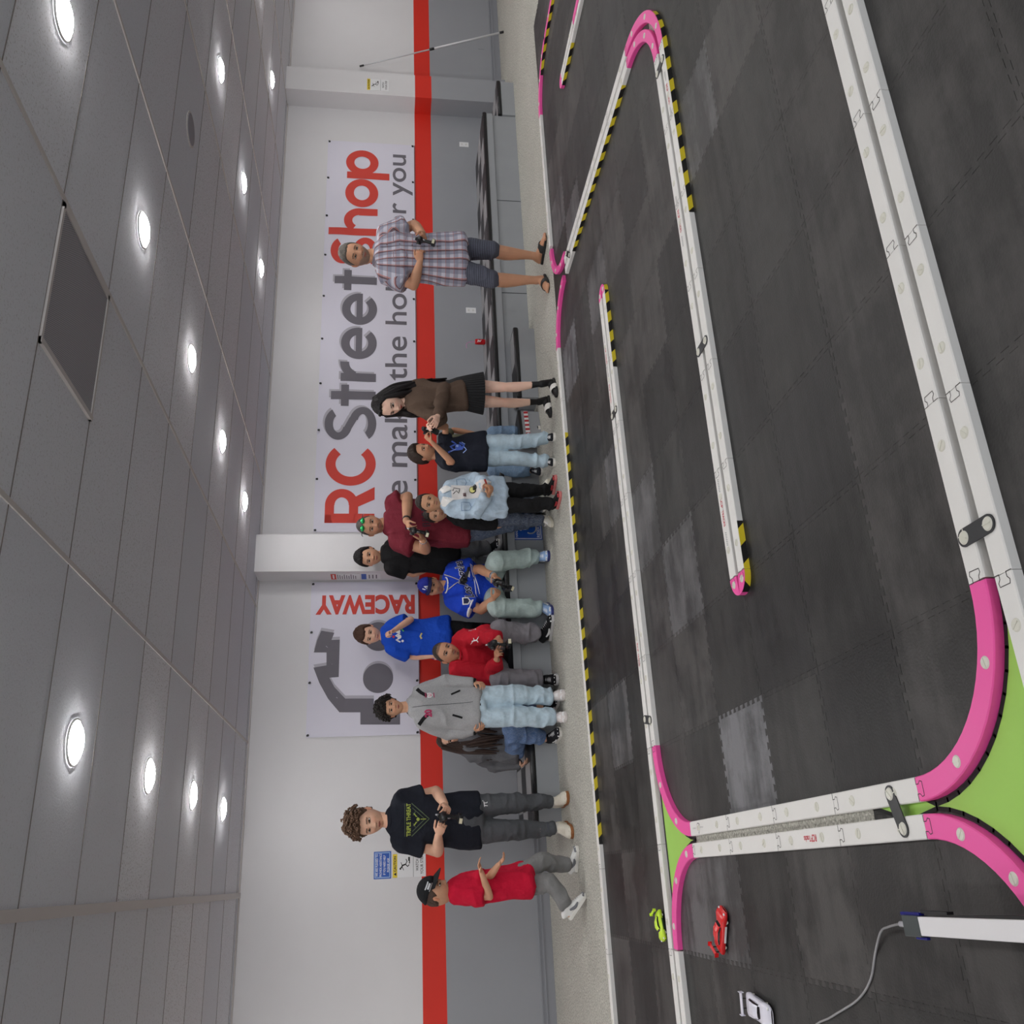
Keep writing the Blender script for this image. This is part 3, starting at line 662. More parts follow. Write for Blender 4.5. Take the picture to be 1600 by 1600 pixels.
# ------------------------------------------------------------------ barriers
RH, RW, RG = .028, .065, .0485
M_rail = mat('barrier_white', (226, 224, 221), .5, bump=.12, bscale=30, var=.03, vscale=9); M_pink = mat('barrier_pink', (242, 84, 166), .45); M_bolt = mat('bolt_ivory', (212, 210, 198), .35)
M_tape = stripe_mat('hazard_tape', (22, 20, 18), (222, 200, 40), 1/.155, 6.5); M_strap = mat('strap_black', (38, 39, 42), .45); M_seam = mat('seam_dark', (70, 66, 64), .8)
bolt_me = None
def side(path, off):
    P = np.asarray(path, float); T_ = np.gradient(P, axis=0); T_ /= np.linalg.norm(T_, axis=1)[:, None]
    return P+np.c_[-T_[:, 1], T_[:, 0]]*off
def segment(path, color, parent, bolts=(.25, .75), w_=RW, tabs=True):
    L_, R_ = side(path, w_/2), side(path, -w_/2); L2, R2 = side(path, w_/2-.003), side(path, -w_/2+.003); n = len(path); V = []
    for A, z in ((L_, .0004), (L_, RH-.003), (L2, RH), (R2, RH), (R_, RH-.003), (R_, .0004)): V += [(a[0], a[1], z) for a in A]
    F = []
    for k in range(6):
        k2 = (k+1) % 6
        for i in range(n-1): F.append((k*n+i, k*n+i+1, k2*n+i+1, k2*n+i)[::-1])
    F.append(tuple(k*n for k in range(6))); F.append(tuple(k*n+n-1 for k in range(6))[::-1])
    F = [f[::-1] for f in F]
    s = mk('rail_segment', V, F, M_pink if color == 'pink' else M_rail, parent, origin=(path[0][0], path[0][1], 0))
    P = np.asarray(path); d = np.r_[0, np.cumsum(np.linalg.norm(np.diff(P, axis=0), axis=1))]
    global bolt_me
    for f in bolts:
        x = np.interp(f*d[-1], d, P[:, 0]); y = np.interp(f*d[-1], d, P[:, 1])
        if bolt_me is None:
            V, F = cat([cyl((x, y, RH), .0165, .003, 20, r2=.0135), box(x-.013, x+.013, y-.0014, y+.0014, RH+.002, RH+.0046)]); b = mk('bolt', V, F, M_bolt, s, origin=(x, y, RH)); bolt_me = b
        else:
            b = bolt_me.copy(); C.objects.link(b); b.parent = s; b.location = Vector((x, y, RH))-Vector(tuple(WL[s.name]))
        b.rotation_euler.z = rnd.uniform(0, 3)
    if tabs:
        t_ = nrm(P[-1]-P[-2]); nn = np.array([-t_[1], t_[0]]); e = P[-1]
        q = [e+nn*w_*.5, e+nn*w_*.2, e+nn*w_*.2+t_*.012, e+nn*w_*.32+t_*.02, e+nn*w_*.28+t_*.03, e-nn*w_*.28+t_*.03, e-nn*w_*.32+t_*.02, e-nn*w_*.2+t_*.012, e-nn*w_*.2, e-nn*w_*.5]
        V, F = line2(q, .0022); V[:, 2] = RH+.0006; mk('joint_seam', V, F, M_seam, s)
    return s
def straight(a, b, parent, color='white', L=.5, rev=False, **k):
    a, b = np.array(a, float), np.array(b, float); D = np.linalg.norm(b-a); n = max(1, int(round(D/L))); out = []
    for i in range(n):
        p = a+(b-a)*(i/n); q = a+(b-a)*((i+1)/n); g = nrm(q-p)*.0008
        out.append(segment([p+g, p*.5+q*.5, q-g], color, parent, **k))
    return out
def arc(c, r, a0, a1, n=14, ry=None):
    return [(c[0]+r*math.cos(R(t)), c[1]+(ry or r)*math.sin(R(t))) for t in np.linspace(a0, a1, n)]
def tape(path, off, parent, z0=.001, z1=RH-.001, u0=0):
    P = side(path, off); d = np.r_[0, np.cumsum(np.linalg.norm(np.diff(P, axis=0), axis=1))]; n = len(P)
    Q = side(path, off-math.copysign(.0012, off)*0+math.copysign(.001, off))
    V = [(*p, z0) for p in Q]+[(*p, z1) for p in Q]; sg_ = -1 if P[-1][0] < P[0][0]-.2 else 1; uv = [(u0+x*sg_+9, 0) for x in d]+[(u0+x*sg_+9, z1-z0) for x in d]
    return mk('hazard_tape', V, [(i, i+1, n+i+1, n+i) for i in range(n-1)], M_tape, parent, uv=uv)
def strap(p, q, parent):
    p, q = np.array(p), np.array(q); t_ = nrm(q-p); r_ = .024; a0 = math.atan2(t_[1], t_[0])
    poly = [(q[0]+r_*math.cos(a0+s), q[1]+r_*math.sin(a0+s)) for s in np.linspace(-math.pi/2, math.pi/2, 12)]+[(p[0]+r_*math.cos(a0+s), p[1]+r_*math.sin(a0+s)) for s in np.linspace(math.pi/2, 1.5*math.pi, 12)]
    V, F = prism(poly, RH+.0005, RH+.004); s = mk('connector_strap', V, F, M_strap, parent)
    for e in (p, q):
        b = bolt_me.copy(); C.objects.link(b); b.parent = s; b.location = Vector((e[0], e[1], RH+.004))-Vector(tuple(WL[s.name])); b.rotation_euler.z = rnd.uniform(0, 3); b.scale = (1.1, 1.1, 1.2)
def top_text(s, c, right, up, w_, m, parent, h=None, bold=.02, nm='lettering'):
    V, F = text(s, 1, bold); V = fit(V, w_, h); mk(nm, place(V, (c[0], c[1], RH+.0007), (*right, 0), (*up, 0)), F, m, parent)
M_logo = mat('print_red', (200, 40, 60), .5); M_pgrey = mat('print_grey', (120, 120, 124), .6)
def maker_print(c, right, parent, flip=1):
    r = np.array(right, float); u = np.array([-r[1], r[0]])
    top_text('RCP', np.array(c)-r*.045, right, u, .05, M_logo, parent, .022); top_text('TRACKS', np.array(c)+r*.028, right, u, .075, M_logo, parent, .02)
    V, F = cat([poly2([(-.16+i*.008, -.008), (-.157+i*.008, -.008), (-.150+i*.008, .008), (-.153+i*.008, .008)]) for i in range(8)]+[poly2([(.09+i*.008, -.008), (.093+i*.008, -.008), (.1+i*.008, .008), (.097+i*.008, .008)]) for i in range(8)])
    mk('print_lines', place(V, (c[0], c[1], RH+.0007), (*r, 0), (*u, 0)), F, M_pgrey, parent)
def crest(c, right, parent):
    r = np.array(right, float); u = np.array([-r[1], r[0]]); o_ = (c[0], c[1], RH+.0006)
    sh = [(-.019, .016), (0, .022), (.019, .016), (.019, -.004), (0, -.028), (-.019, -.004)]
    mk('crest', place(poly2(sh)[0], o_, (*r, 0), (*u, 0)), poly2(sh)[1], mat('print_black', (50, 40, 46), .6), parent)
    mk('crest', place(poly2([(a*.86, b*.86) for a, b in sh])[0], o_, (*r, 0), (*u, 0), .0004), poly2(sh)[1], M_whiteink, parent)
    V, F = text('RCT', 1, .03); mk('crest', place(fit(V, .03, .018), o_, (*r, 0), (*u, 0), .0008), F, M_logo, parent)
def run(name, label, at, group='track barrier lines'):
    return tag(empty(name, (at[0], at[1], 0)), label, 'track barrier', group)

# back edge barrier, left part with tape, pink bend into the diagonal
A0, A1 = (-2.6, 6.385), (4.2, 6.498)
t = run('track_barrier', 'long white barrier with yellow and black tape along the back edge of the track', (1, 6.45))
def ln(a, b, x): return (x, a[1]+(b[1]-a[1])*(x-a[0])/(b[0]-a[0]))
for i in range(13): segment([ln(A0, A1, -2.6+i*.5230+.001), ln(A0, A1, -2.6+(i+.5)*.5230), ln(A0, A1, -2.6+(i+1)*.5230-.001)], 'white', t, bolts=(.25, .75), tabs=True)
tape([ln(A0, A1, x) for x in (.17, 1, 2, 3.37)], -RW/2, t)
P = [ln(A0, A1, 4.2)]+arc((4.17, 6.02), .455, 82, 5, 12, .478); segment(P, 'pink', t, bolts=(.2, .55, .85))
# second piece of the back edge beyond the pink bend
t2 = run('track_barrier', 'white barrier along the back edge beyond the plaid shirt man, ending in a pink curve', (6, 6.45))
P = [(4.775, 5.95)]+arc((5.24, 6.03), .455, 178, 92, 12, .44)[1:]; segment(P[::-1], 'pink', t2, bolts=(.2, .5, .8))
straight((5.26, 6.472), (6.82, 6.462), t2, L=.52)
P = [(6.82, 6.462)]+arc((6.83, 5.98), .48, 86, 4, 12); segment(P, 'pink', t2, bolts=(.2, .5, .8)); P2 = [(7.312, 5.98), (7.34, 5.6), (7.36, 5.1)]; segment(P2, 'pink', t2)
segment([(7.36, 5.1), (7.38, 4.5), (7.38, 4)], 'white', t2)
tape(P[7:]+P2[1:]+[(7.37, 4.4)], -RW/2, t2)
# diagonal double line running toward the camera and its hairpin
XD = 4.655
def XL(y, o): return (XD+.02*(y-4.9)/1.0*.4+o, y)
t3 = run('track_barrier', 'double white barrier running from the plaid shirt man into the big pink hairpin', (XD, 4.9))
straight(XL(5.95, RG), XL(3.9, RG), t3); straight(XL(5.95, -RG), XL(3.9, -RG), t3)
tape([XL(5.66, -RG), XL(4.8, -RG), XL(4.03, -RG)], -RW/2, t3)
for sgn in (1, -1):
    r_ = .5+sgn*RG; e = XL(3.9, sgn*RG); P = arc((4.118, 3.9), r_, 0, -90, 20); off = e[0]-P[0][0]
    P = [(p[0]+off*(1-i/19), p[1]-.006*i/19) for i, p in enumerate(P)]; segment(P, 'pink', t3, bolts=(.18, .5, .82) if sgn > 0 else (.25, .55, .85))
    if sgn > 0: tape(P[12:]+[(4.118-x, 3.3455) for x in (.1, .6, 1.17)], RW/2, t3)
YU, YD = 3.394+RG, 3.394-RG
up = straight((4.116, YU), (1.12, YU), t3); dn_ = straight((4.116, YD), (1.12, YD), t3)
tape([(1.33, YD), (1.2, YD), (1.118, YD)], RW/2, t3)
maker_print((3.75, YD), (-1, 0), dn_[0]); maker_print((3.0, YU), (-1, 0), up[2]); maker_print((1.42, YU), (-1, 0), up[5])
strap((4.0, YU), (4.0, YD), t3); strap((2.235, YU), (2.235, YD), t3); strap((XL(5.85, RG)), (XL(5.75, -RG)), t3)
def tip(cx, cy, d, parent, right=1):
    """pink end cap: two halves closing a double line"""
    for s in (1, -1):
        P = [(cx+d*.0, cy+s*(RG+RW/2))]+[(cx+d*(.085*math.sin(q)), cy+s*(RG+RW/2)*math.cos(q)) for q in np.linspace(.15, math.pi/2, 9)]+[(cx, cy+s*.012)]
        if True:
            V, F = prism(P, .0004, RH); o_ = mk('end_cap', V, F, M_pink, parent)
            b = bolt_me.copy(); C.objects.link(b); b.parent = o_; b.location = Vector((cx+d*.03, cy+s*.045, RH))-Vector(tuple(WL[o_.name]))
    Q = [(cx+d*(.0865*math.sin(q)), cy-(RG+RW/2+.001)*math.cos(q)) for q in np.linspace(0, 1.25, 8)]
    n = len(Q); dd = np.r_[0, np.cumsum(np.linalg.norm(np.diff(np.array(Q), axis=0), axis=1))]
    mk('hazard_tape', [(*p, .001) for p in Q]+[(*p, RH-.001) for p in Q], [(i, i+1, n+i+1, n+i) for i in range(n-1)], M_tape, parent, uv=[(x+.08, 0) for x in dd]+[(x+.08, .026) for x in dd])
tip(1.117, 3.394, -1, t3)
# middle double line
t4 = run('track_barrier', 'double white barrier with pink tip crossing the middle of the track', (1.5, 4.9))
def YB(x, o): return (x, 4.9+.0165*x+o)
straight(YB(3.64, RG), YB(-2.4, RG), t4); low = straight(YB(3.64, -RG), YB(.618, -RG), t4); straight(YB(-.39, -RG), YB(-2.4, -RG), t4)
tape([YB(3.64, -RG), YB(3.3, -RG), YB(3.03, -RG)], RW/2, t4); tip(3.642, 4.9+.0165*3.64, 1, t4)
strap(YB(2.73, RG), YB(2.73, -RG), t4); strap(YB(.78, RG), YB(.76, -RG), t4)
maker_print(YB(3.2, RG), (-1, 0), t4); maker_print(YB(2.9, RG), (-1, 0), t4); maker_print(YB(1.15, RG), (-1, 0), t4)
CA, CB = .1665, .0695
P = arc((.618, 4.392), .4515, 180, 90, 16, .47); P[-1] = (.618, YB(.618, -RG)[1]); segment(P, 'pink', t4, bolts=(.3, .7))
P = arc((-.382, 4.392), .4515, 0, 90, 16, .455); segment(P[::-1], 'pink', t4, bolts=(.15, .5, .85))
# the two lines running toward the camera
t5 = run('track_barrier', 'white barrier right of the carpet gap running toward the camera, into a pink corner', (CA, 3.4))
s5 = straight((CA, 4.392), (CA, 2.394), t5)
crest((CA, 4.27), (0, -1), s5[0])
for dy in (.045, -.06): top_text('RCP TRACKS', (CA, 4.27-dy), (0, -1), (1, 0), .045, M_pgrey, s5[0], .006, 0)
P = arc((.618, 2.394), .4515, 180, 270, 18); segment(P, 'pink', t5, bolts=(.3, .72)); near = straight((.62, 1.9425), (4.62, 1.9425), t5)
t6 = run('track_barrier', 'white barrier left of the carpet gap running toward the camera, into a pink corner', (CB, 3.4))
s6 = straight((CB, 4.392), (CB, 2.394), t6)
for k_, (s, dy, ww) in enumerate((('RCP', -.02, .04), ('Tracks', .03, .055))): top_text(s, (CB, 3.10+dy), (0, 1), (-1, 0), ww, M_logo, s6[2], .024 if k_ == 0 else .02)
P = arc((-.382, 2.394), .4515, 0, -90, 18); segment(P, 'pink', t6, bolts=(.22, .5, .8)); straight((-.385, 1.9425), (-1.9, 1.9425), t6)
strap((CA, 2.535), (CB, 2.50), t5)
t7 = run('track_barrier', 'outer white barrier of the double line nearest the camera, past the green panels', (1.5, 1.85))
straight((4.62, 1.8455), (-1.9, 1.8455), t7); strap((.735, 1.9425), (.735, 1.8455), t7)
# short line at the far right with its tip
t8 = run('track_barrier', 'short double white barrier with taped tip near the slanted pole', (6.25, 5))
for s in (1, -1): straight((6.25+s*RG*.85, 5.5), (6.25+s*RG*.85, 4.98), t8, w_=.055); 
straight((6.25-RG*.85, 4.98), (6.25-RG*.85, 3.9), t8, w_=.055); P = [(6.25+RG*.85, 4.98), (6.30, 4.6), (6.36, 4.2), (6.5, 3.9)]; segment(P, 'pink', t8)
tape([(6.25-RG*.85, 5.5), (6.25-RG*.85, 5.3), (6.25-RG*.85, 5.08)], -.0275, t8)
V, F = prism([(6.18, 5.5)]+[(6.25-.07*math.cos(q), 5.5+.075*math.sin(q)) for q in np.linspace(.1, math.pi-.1, 12)]+[(6.32, 5.5)], .0004, RH); mk('end_cap', V, F, M_pink, t8)

# green infill panels and carpet showing in the gap
M_green = mat('lime_green_panel', (158, 206, 88), .55, var=.03, vscale=3)
def panel(label, poly, at):
    t = tag(empty('green_panel', (at[0], at[1], 0)), label, 'floor panel'); mk('panel_sheet', *prism(poly, .0006, .003), M_green, t)
    mk('panel_edge', *cat([line2(poly+[poly[0]], .012)]), mat('panel_underlay', (20, 20, 20), .8), t).location.z += .0035
near_poly = [(-.36, 1.875)]+arc((-.382, 2.394), .484+.012, -90, -4, 14)+[(.09, 2.5), (.145, 2.72), (.146, 2.42)]+arc((.618, 2.394), .484+.012, 184, 270, 14)+[(.62, 1.878)]
panel('lime green floor panel between the pink corners nearest the camera', near_poly, (.1, 2.1))
far_poly = [(.118, 4.40)]+arc((.618, 4.392), .497, 178, 92, 12)+[(.6, 4.90), (-.36, 4.885)]+arc((-.382, 4.392), .497, 88, 2, 12)
panel('lime green floor panel between the pink corners at the middle barrier', far_poly, (.1, 4.7))
o = mk('carpet_gap', *prism([(.098, 2.7), (.139, 2.7), (.139, 4.40), (.098, 4.40)], .0006, .0016), M_carpet); tag(o, 'strip of greyish carpet showing in the gap between two white barriers', 'carpet strip')
tag(mk('carpet_gap', *prism([(4.36, 3.43), (4.42, 3.46), (4.5, 3.53), (4.44, 3.53), (4.37, 3.48)], .0006, .0016), M_carpet), 'small patch of carpet showing between the two pink hairpin curves', 'carpet strip')

# ------------------------------------------------------------------ small race cars
def car(label, loc, rot, col, L=.165, W_=.07, num=None, accent=(30, 30, 32), wing=True):
    t = tag(empty('toy_race_car', (0, 0, 0)), label, 'toy car')
    M_b = mat('car_'+'_'.join(map(str, col)), col, .25, var=.0); M_win = mat('car_window', (28, 24, 26), .15); M_ac = mat('car_ac_'+'_'.join(map(str, accent)), accent, .35)
    xs = np.array([-.5, -.47, -.40, -.28, -.12, .05, .2, .33, .44, .49, .5])*L
    hw = np.array([.40, .46, .5, .49, .45, .45, .46, .5, .47, .38, .30])*W_
    top = np.array([.022, .026, .029, .028, .026, .025, .027, .029, .024, .017, .012]); bot = np.full(len(xs), .006)
    V = []; n = 16
    for x, h_, tp, bt_ in zip(xs, hw, top, bot):
        for q in np.linspace(0, 2*math.pi, n, endpoint=False):
            c_, s_ = math.cos(q), math.sin(q); V.append((x, h_*np.sign(c_)*abs(c_)**.45, (tp+bt_)/2+(tp-bt_)/2*np.sign(s_)*abs(s_)**.6))
    F = []
    for i in range(len(xs)-1):
        for j in range(n): F.append((i*n+j, (i+1)*n+j, (i+1)*n+(j+1) % n, i*n+(j+1) % n)[::-1])
    F += [tuple(range(n)), tuple(range((len(xs)-1)*n, len(xs)*n))[::-1]]
    body = mk('car_body', V, F, M_b, t, smooth=True)
    xs2 = np.array([-.36, -.28, -.16, .02, .14, .2])*L; w2 = np.array([.24, .34, .36, .35, .32, .27])*W_; h2 = np.array([.026, .034, .040, .041, .033, .026]); V = []
    for x, a_, h_ in zip(xs2, w2, h2):
        for q in np.linspace(0, math.pi, 9): V.append((x, a_*np.sign(math.cos(q))*abs(math.cos(q))**.6, .018+(h_-.018)*abs(math.sin(q))**.7))
    F = [(i*9+j, i*9+j+1, (i+1)*9+j+1, (i+1)*9+j) for i in range(5) for j in range(8)]+[tuple(range(9))[::-1], tuple(range(45, 54))]
    fmi = [1 if ((i in (0, 4)) and 1 < j < 6) or (i in (1, 2, 3) and j in (1, 6)) else 0 for i in range(5) for j in range(8)]+[0, 0]
    mk('cabin', V, F, [M_b, M_win], t, smooth=False, fm=fmi)
    for sx in (-.31, .30):
        for sy in (-1, 1):
            wv = mk('wheel', *cyl((sx*L, sy*W_*.5-.009*(sy > 0)-.001*(sy < 0)-.004*sy, .0125), .0125, .009, 18, 1), M_black, t)
            mk('rim', *cyl((sx*L, sy*W_*.5-.004*sy+(.0004 if sy > 0 else -.0016), .0125), .007, .0012, 12, 1), M_bolt, wv)
    if wing:
        V, F = cat([box(-.53*L, -.43*L, -W_*.46, W_*.46, .040, .0425), box(-.53*L, -.43*L, -W_*.48, -W_*.45, .034, .048), box(-.53*L, -.43*L, W_*.45, W_*.48, .034, .048)]); mk('rear_wing', V, F, M_b, t)
        mk('wing_strut', *cat([box(-.49*L, -.47*L, y-.001, y+.001, .024, .041) for y in (-.015, .015)]), M_black, t)
    mk('side_stripe', *cat([box(-.2*L, .2*L, s*W_*.455-.0008, s*W_*.455+.0008, .009, .016) for s in (-1, 1)]), M_ac, body)
    mk('headlight', *cat([ball((.455*L, s*W_*.32, .019), (.006, .006, .003)) for s in (-1, 1)]), M_whiteink, body)
    if num:
        V, F = text(num, 1, .02); mk('race_number', place(fit(V, None, .022), (.30*L, 0, .0303), (0, 1, 0), (-1, 0, 0)), F, M_whiteink, body)
    t.location = loc; t.rotation_euler.z = R(rot); t.scale = (1.12, 1.2, 1.25); return t
car('red race car driving on the track left of the pink corner', (-.262, 4.155, .0), 330, (214, 34, 36), .17, .075, None, (226, 224, 224))
car('neon yellow race car half hidden behind the middle barrier', (-.285, 5.10, .0), 200, (206, 240, 60), .132, .066, None, (30, 60, 30))
car('white race car near the clear cable', (-.535, 3.83, .0), 262, (226, 224, 236), .19, .075, None, (150, 150, 160))

# ------------------------------------------------------------------ light bar with its clear cable
t = tag(empty('led_bar', (-.175, 2.2, 0)), 'white aluminium bar with a black end cap and clear cable over the track', 'light bar')
M_alu = mat('bar_white', (232, 230, 232), .3); zt = .1
def bx(x, y): return x
mk('bar_face', *cat([prism([(-.1955, 2.398), (-.150, 2.400), (-.132, 1.3), (-.178, 1.3)], zt-.012, zt)]), M_alu, t, bevel=.002)
mk('bar_housing', *prism([(-.192, 2.44), (-.150, 2.44), (-.112, 1.3), (-.178, 1.3)], zt-.034, zt-.013), M_black, t)
mk('end_cap', *box(-.199, -.148, 2.398, 2.475, zt-.03, zt+.002), mat('cap_grey', (70, 76, 76), .3), t, bevel=.002)
M_clip = mat('blue_clip', (24, 26, 120), .25)
mk('clip', *box(-.149, -.140, 2.40, 2.49, zt-.022, zt-.004), M_clip, t, bevel=.002); mk('clip', *box(-.206, -.199, 2.39, 2.44, zt-.02, zt-.008), M_clip, t, bevel=.002)
mk('side_bracket', *box(-.143, -.136, 2.28, 2.41, zt-.03, zt-.012), M_black, t)
mk('leg', *cat([box(-.186, -.13, 1.36, 1.40, 0, zt-.03), box(-.24, -.08, 1.33, 1.43, 0, .004)]), M_black, t)
mk('cable_plug', *sweep([(-.172, 2.47, zt-.012), (-.172, 2.51, zt-.012)], .008, cap=.4), mat('clear_plug', (170, 170, 176), .15), t, smooth=True)
o = mk('clear_cable', *sweep([(-.172, 2.50, zt-.012), (-.176, 2.56, zt-.03), (-.188, 2.66, .045), (-.207, 2.76, .018), (-.271, 2.845, .004), (-.345, 2.902, .004), (-.412, 3.01, .004), (-.483, 3.214, .004), (-.56, 3.42, .004), (-.8, 3.7, .004)], .0038, n=10, m=6), mat('clear_cable', (150, 150, 152), .15, spec=.8), t, smooth=True)

# ------------------------------------------------------------------ people
M_skin = attr_mat('skin', .55, .35, sss=.12); M_hair = attr_mat('hair', .6, .35, bscale=160)
M_eyew = mat('eye_white', (226, 222, 216), .3); M_iris = mat('iris_dark', (38, 26, 20), .2); M_sole = mat('sole_white', (222, 220, 214), .6)
SKIN = {'tan': (196, 146, 116), 'brown': (170, 122, 92), 'olive': (190, 144, 112), 'light': (222, 176, 150), 'pale': (232, 192, 172), 'mid': (204, 156, 126)}
def up3(): return np.array([0, 0, 1.])
def wrinkle(V, F, amp, sc_, seed, aniso=(1, 1, 1), zone=None):
    N = normals(V, F); P = V*sc_*np.array(aniso)
    a = vnoise(P+5.3, seed); b = vnoise(P*2.1+9.1, seed+3); r = 1-np.abs(2*a-1); r = r**2.2
    d = amp*(.75*r+.35*(b-.5)-.2)
    if zone is not None: d = d*zone
    return V+N*d[:, None]

class Person:
    def __init__(s, key, label, J, skin='mid', b=1., wk=1., dk=1., group=None):
        s.J = {k: np.array(v, float) for k, v in J.items() if k != 'H'}; s.H = J['H']; s.b = b; s.wk = wk; s.dk = dk; s.skin = np.array(hx(*SKIN[skin])); s.key = key
        fz = min(s.J['hel'][2], s.J['her'][2], s.J['tor'][2]); m = (s.J['anl']+s.J['anr'])/2
        s.root = tag(empty('person', (m[0], m[1], fz)), label, 'person'); s.seed = sum(map(ord, key)) % 97
        s.rv = nrm((s.J['shr']-s.J['shl'])*[1, 1, 1]); s.hip = (s.J['hir']+s.J['hil'])/2; s.neck = s.J['neck']+np.array([0, .01, .017*s.H]); s.fz = fz
        s.parts = {}
    def face_setup(s, yaw=0, pitch=0, roll=None, hh=None):
        J = s.J; ht = np.linalg.norm(J['top']-J['chin'])
        y = R(yaw); f = np.array([math.sin(y), -math.cos(y), 0])
        if roll is None: roll = math.atan2(J['top'][0]-J['chin'][0]+math.sin(y)*.33*ht, J['top'][2]-J['chin'][2])
        else: roll = R(roll)
        r = np.cross(f, up3()); r = nrm(r)       # to the wearer's own left is -r x ... screen right when yaw = 0
        r = np.array([math.cos(y), math.sin(y), 0]); u = up3()
        p = R(pitch); f2 = f*math.cos(p)-u*math.sin(p); u2 = u*math.cos(p)+f*math.sin(p)
        # roll about the viewing direction
        ax = np.array([0, -1., 0]); Mr = np.array(Matrix.Rotation(roll, 3, Vector((0, 1, 0))))
        s.f, s.u, s.r = Mr@f2, Mr@u2, Mr@r
        s.hh = hh or ht*.93/max(.8, math.cos(p)); s.hc = (J['top']+J['chin'])/2-s.u*.025*s.hh-s.f*.14*s.hh
    def H2W(s, P): return s.hc+np.outer(P[:, 0], s.r)*s.hh+np.outer(P[:, 1], s.f)*s.hh+np.outer(P[:, 2], s.u)*s.hh
    # head surface in units of head height: x right, y forward, z up, chin at -.5
    def headshape(s, A, Z, jaw=1., feat=1.):
        z = Z; k = np.where(z < 0, 2.5, 2.1); rho = np.maximum(0, 1-np.abs(z)**k)**(1/k)
        ca, sa = np.cos(A), np.sin(A)               # A = 0 forward
        wx = .335*(1-np.where(z < 0, .36*np.abs(z)**1.5, .02*z)*jaw); wy = np.where(ca > 0, .40-.03*z*z, .43*(1-np.where(z < 0, .42*np.abs(z)**1.2, 0)))
        x = wx*rho*sa; y = wy*rho*np.sign(ca)*np.abs(ca)**np.where(ca > 0, .82, 1); zz = z*.5
        fr = np.clip(ca, 0, 1)**.5*feat
        g = lambda cx, cz, sx, sz: np.exp(-((x-cx)/sx)**2-((zz-cz)/sz)**2)
        t = np.clip((.06-zz)/.20, 0, 1); drop = np.clip((zz+.185)/.045, 0, 1); nose = t**1.1*drop*np.exp(-(np.abs(x)/(.035+.028*t))**2.4)*.088
        wing = .018*(g(.05, -.135, .022, .025)+g(-.05, -.135, .022, .025))
        sock = -.034*(g(.135, .015, .075, .05)+g(-.135, .015, .075, .05)); brow = .012*(g(.13, .09, .09, .03)+g(-.13, .09, .09, .03))
        lips = .026*g(0, -.243, .075, .022)+.024*g(0, -.283, .065, .022)-.012*g(0, -.262, .08, .007); chin = .022*g(0, -.41, .09, .05); ck = .012*(g(.17, -.12, .07, .07)+g(-.17, -.12, .07, .07))
        y = y+fr*(nose+wing+sock+brow+lips+chin+ck)
        return np.c_[x, y, zz]
    def grid(s, na=112, nz=96):
        t = np.linspace(0, 1, na, endpoint=False)*2-1; A = math.pi*np.sign(t)*(np.abs(t)**1.35*.95+.05*np.abs(t))
        Z = -np.cos(np.linspace(.04, math.pi-.04, nz)); Z[0] = -.998
        AA, ZZ = np.meshgrid(A, Z); return AA.ravel(), ZZ.ravel(), na, nz
    def gfaces(s, na, nz):
        F = [(i*na+j, i*na+(j+1) % na, (i+1)*na+(j+1) % na, (i+1)*na+j) for i in range(nz-1) for j in range(na)]
        F.append(tuple(range(na))[::-1]); F.append(tuple(range((nz-1)*na, nz*na))); return F
    def head(s, brow=(40, 28, 22), lips=(176, 96, 88), beard=0, beardc=(90, 80, 74), jaw=1., stache=0, stubble=0, lid=0):
        A, Z, na, nz = s.grid(); P = s.headshape(A, Z, jaw); F = s.gfaces(na, nz); x, y, z = P.T; fr = (y > .02)
        col = np.tile(s.skin, (len(P), 1)); n = vnoise(P*18, 4)[:, None]*.5+vnoise(P*50, 5)[:, None]*.5; col = col*(.92+.16*n)
        def mixc(m, c): 
            nonlocal col
            m = np.clip(m, 0, 1)[:, None]*fr[:, None]; col = col*(1-m)+np.array(c)*m
        g = lambda cx, cz, sx, sz, p=2: np.exp(-np.abs((x-cx)/sx)**p-np.abs((z-cz)/sz)**p)
        for q in (1, -1):
            mixc(.35*g(q*.16, -.12, .09, .06), s.skin*np.array([1.12, .78, .74]))
            bz = .094-.9*np.clip(np.abs(x)-.15, 0, 1)**1.5*1.2
            mixc(.92*(np.abs(z-bz) < .016)*(np.abs(x-q*.135) < .078), hx(*brow))
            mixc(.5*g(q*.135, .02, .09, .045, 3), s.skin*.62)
            mixc(.95*(((x-q*.135)/.072)**2+((z-.012)/.030)**2 < 1), np.array(hx(34, 24, 20)))
        mixc(.9*((x/.088)**2+((z+.263)/.032)**2 < 1), hx(*lips)); mixc(.85*((np.abs(z+.263) < .0055) & (np.abs(x) < .08)), s.skin*.18)
        mixc(.8*(((x-.028)/.014)**2+((z+.185)/.010)**2 < 1), s.skin*.2); mixc(.8*(((x+.028)/.014)**2+((z+.185)/.010)**2 < 1), s.skin*.2)
        if beard:
            m = np.clip((-.13-z-.55*np.clip(.22-np.abs(x), 0, 1))/.04, 0, 1)*(1-((x/.085)**2+((z+.263)/.034)**2 < 1)); m = np.maximum(m, ((np.abs(x) < .11) & (z < -.195) & (z > -.24))*1.); mixc(beard*m*(.7+.5*vnoise(P*70, 2)), hx(*beardc))
        if stache: mixc(stache*((np.abs(x) < .10) & (z < -.198) & (z > -.238)), hx(*beardc)); mixc(stache*.8*((np.abs(x) < .05) & (z < -.32) & (z > -.40)), hx(*beardc))
        if stubble:
            al = np.arctan2(np.abs(x), y); hl = np.interp(al, [0, .7, 1.05, 1.3, 1.6, 2.0, 3.14], [.27, .27, .16, -.02, .02, -.2, -.3]); m = np.clip((z-hl)/.03, 0, 1)[:, None]*stubble; col = col*(1-m)+np.array(hx(*beardc))*m
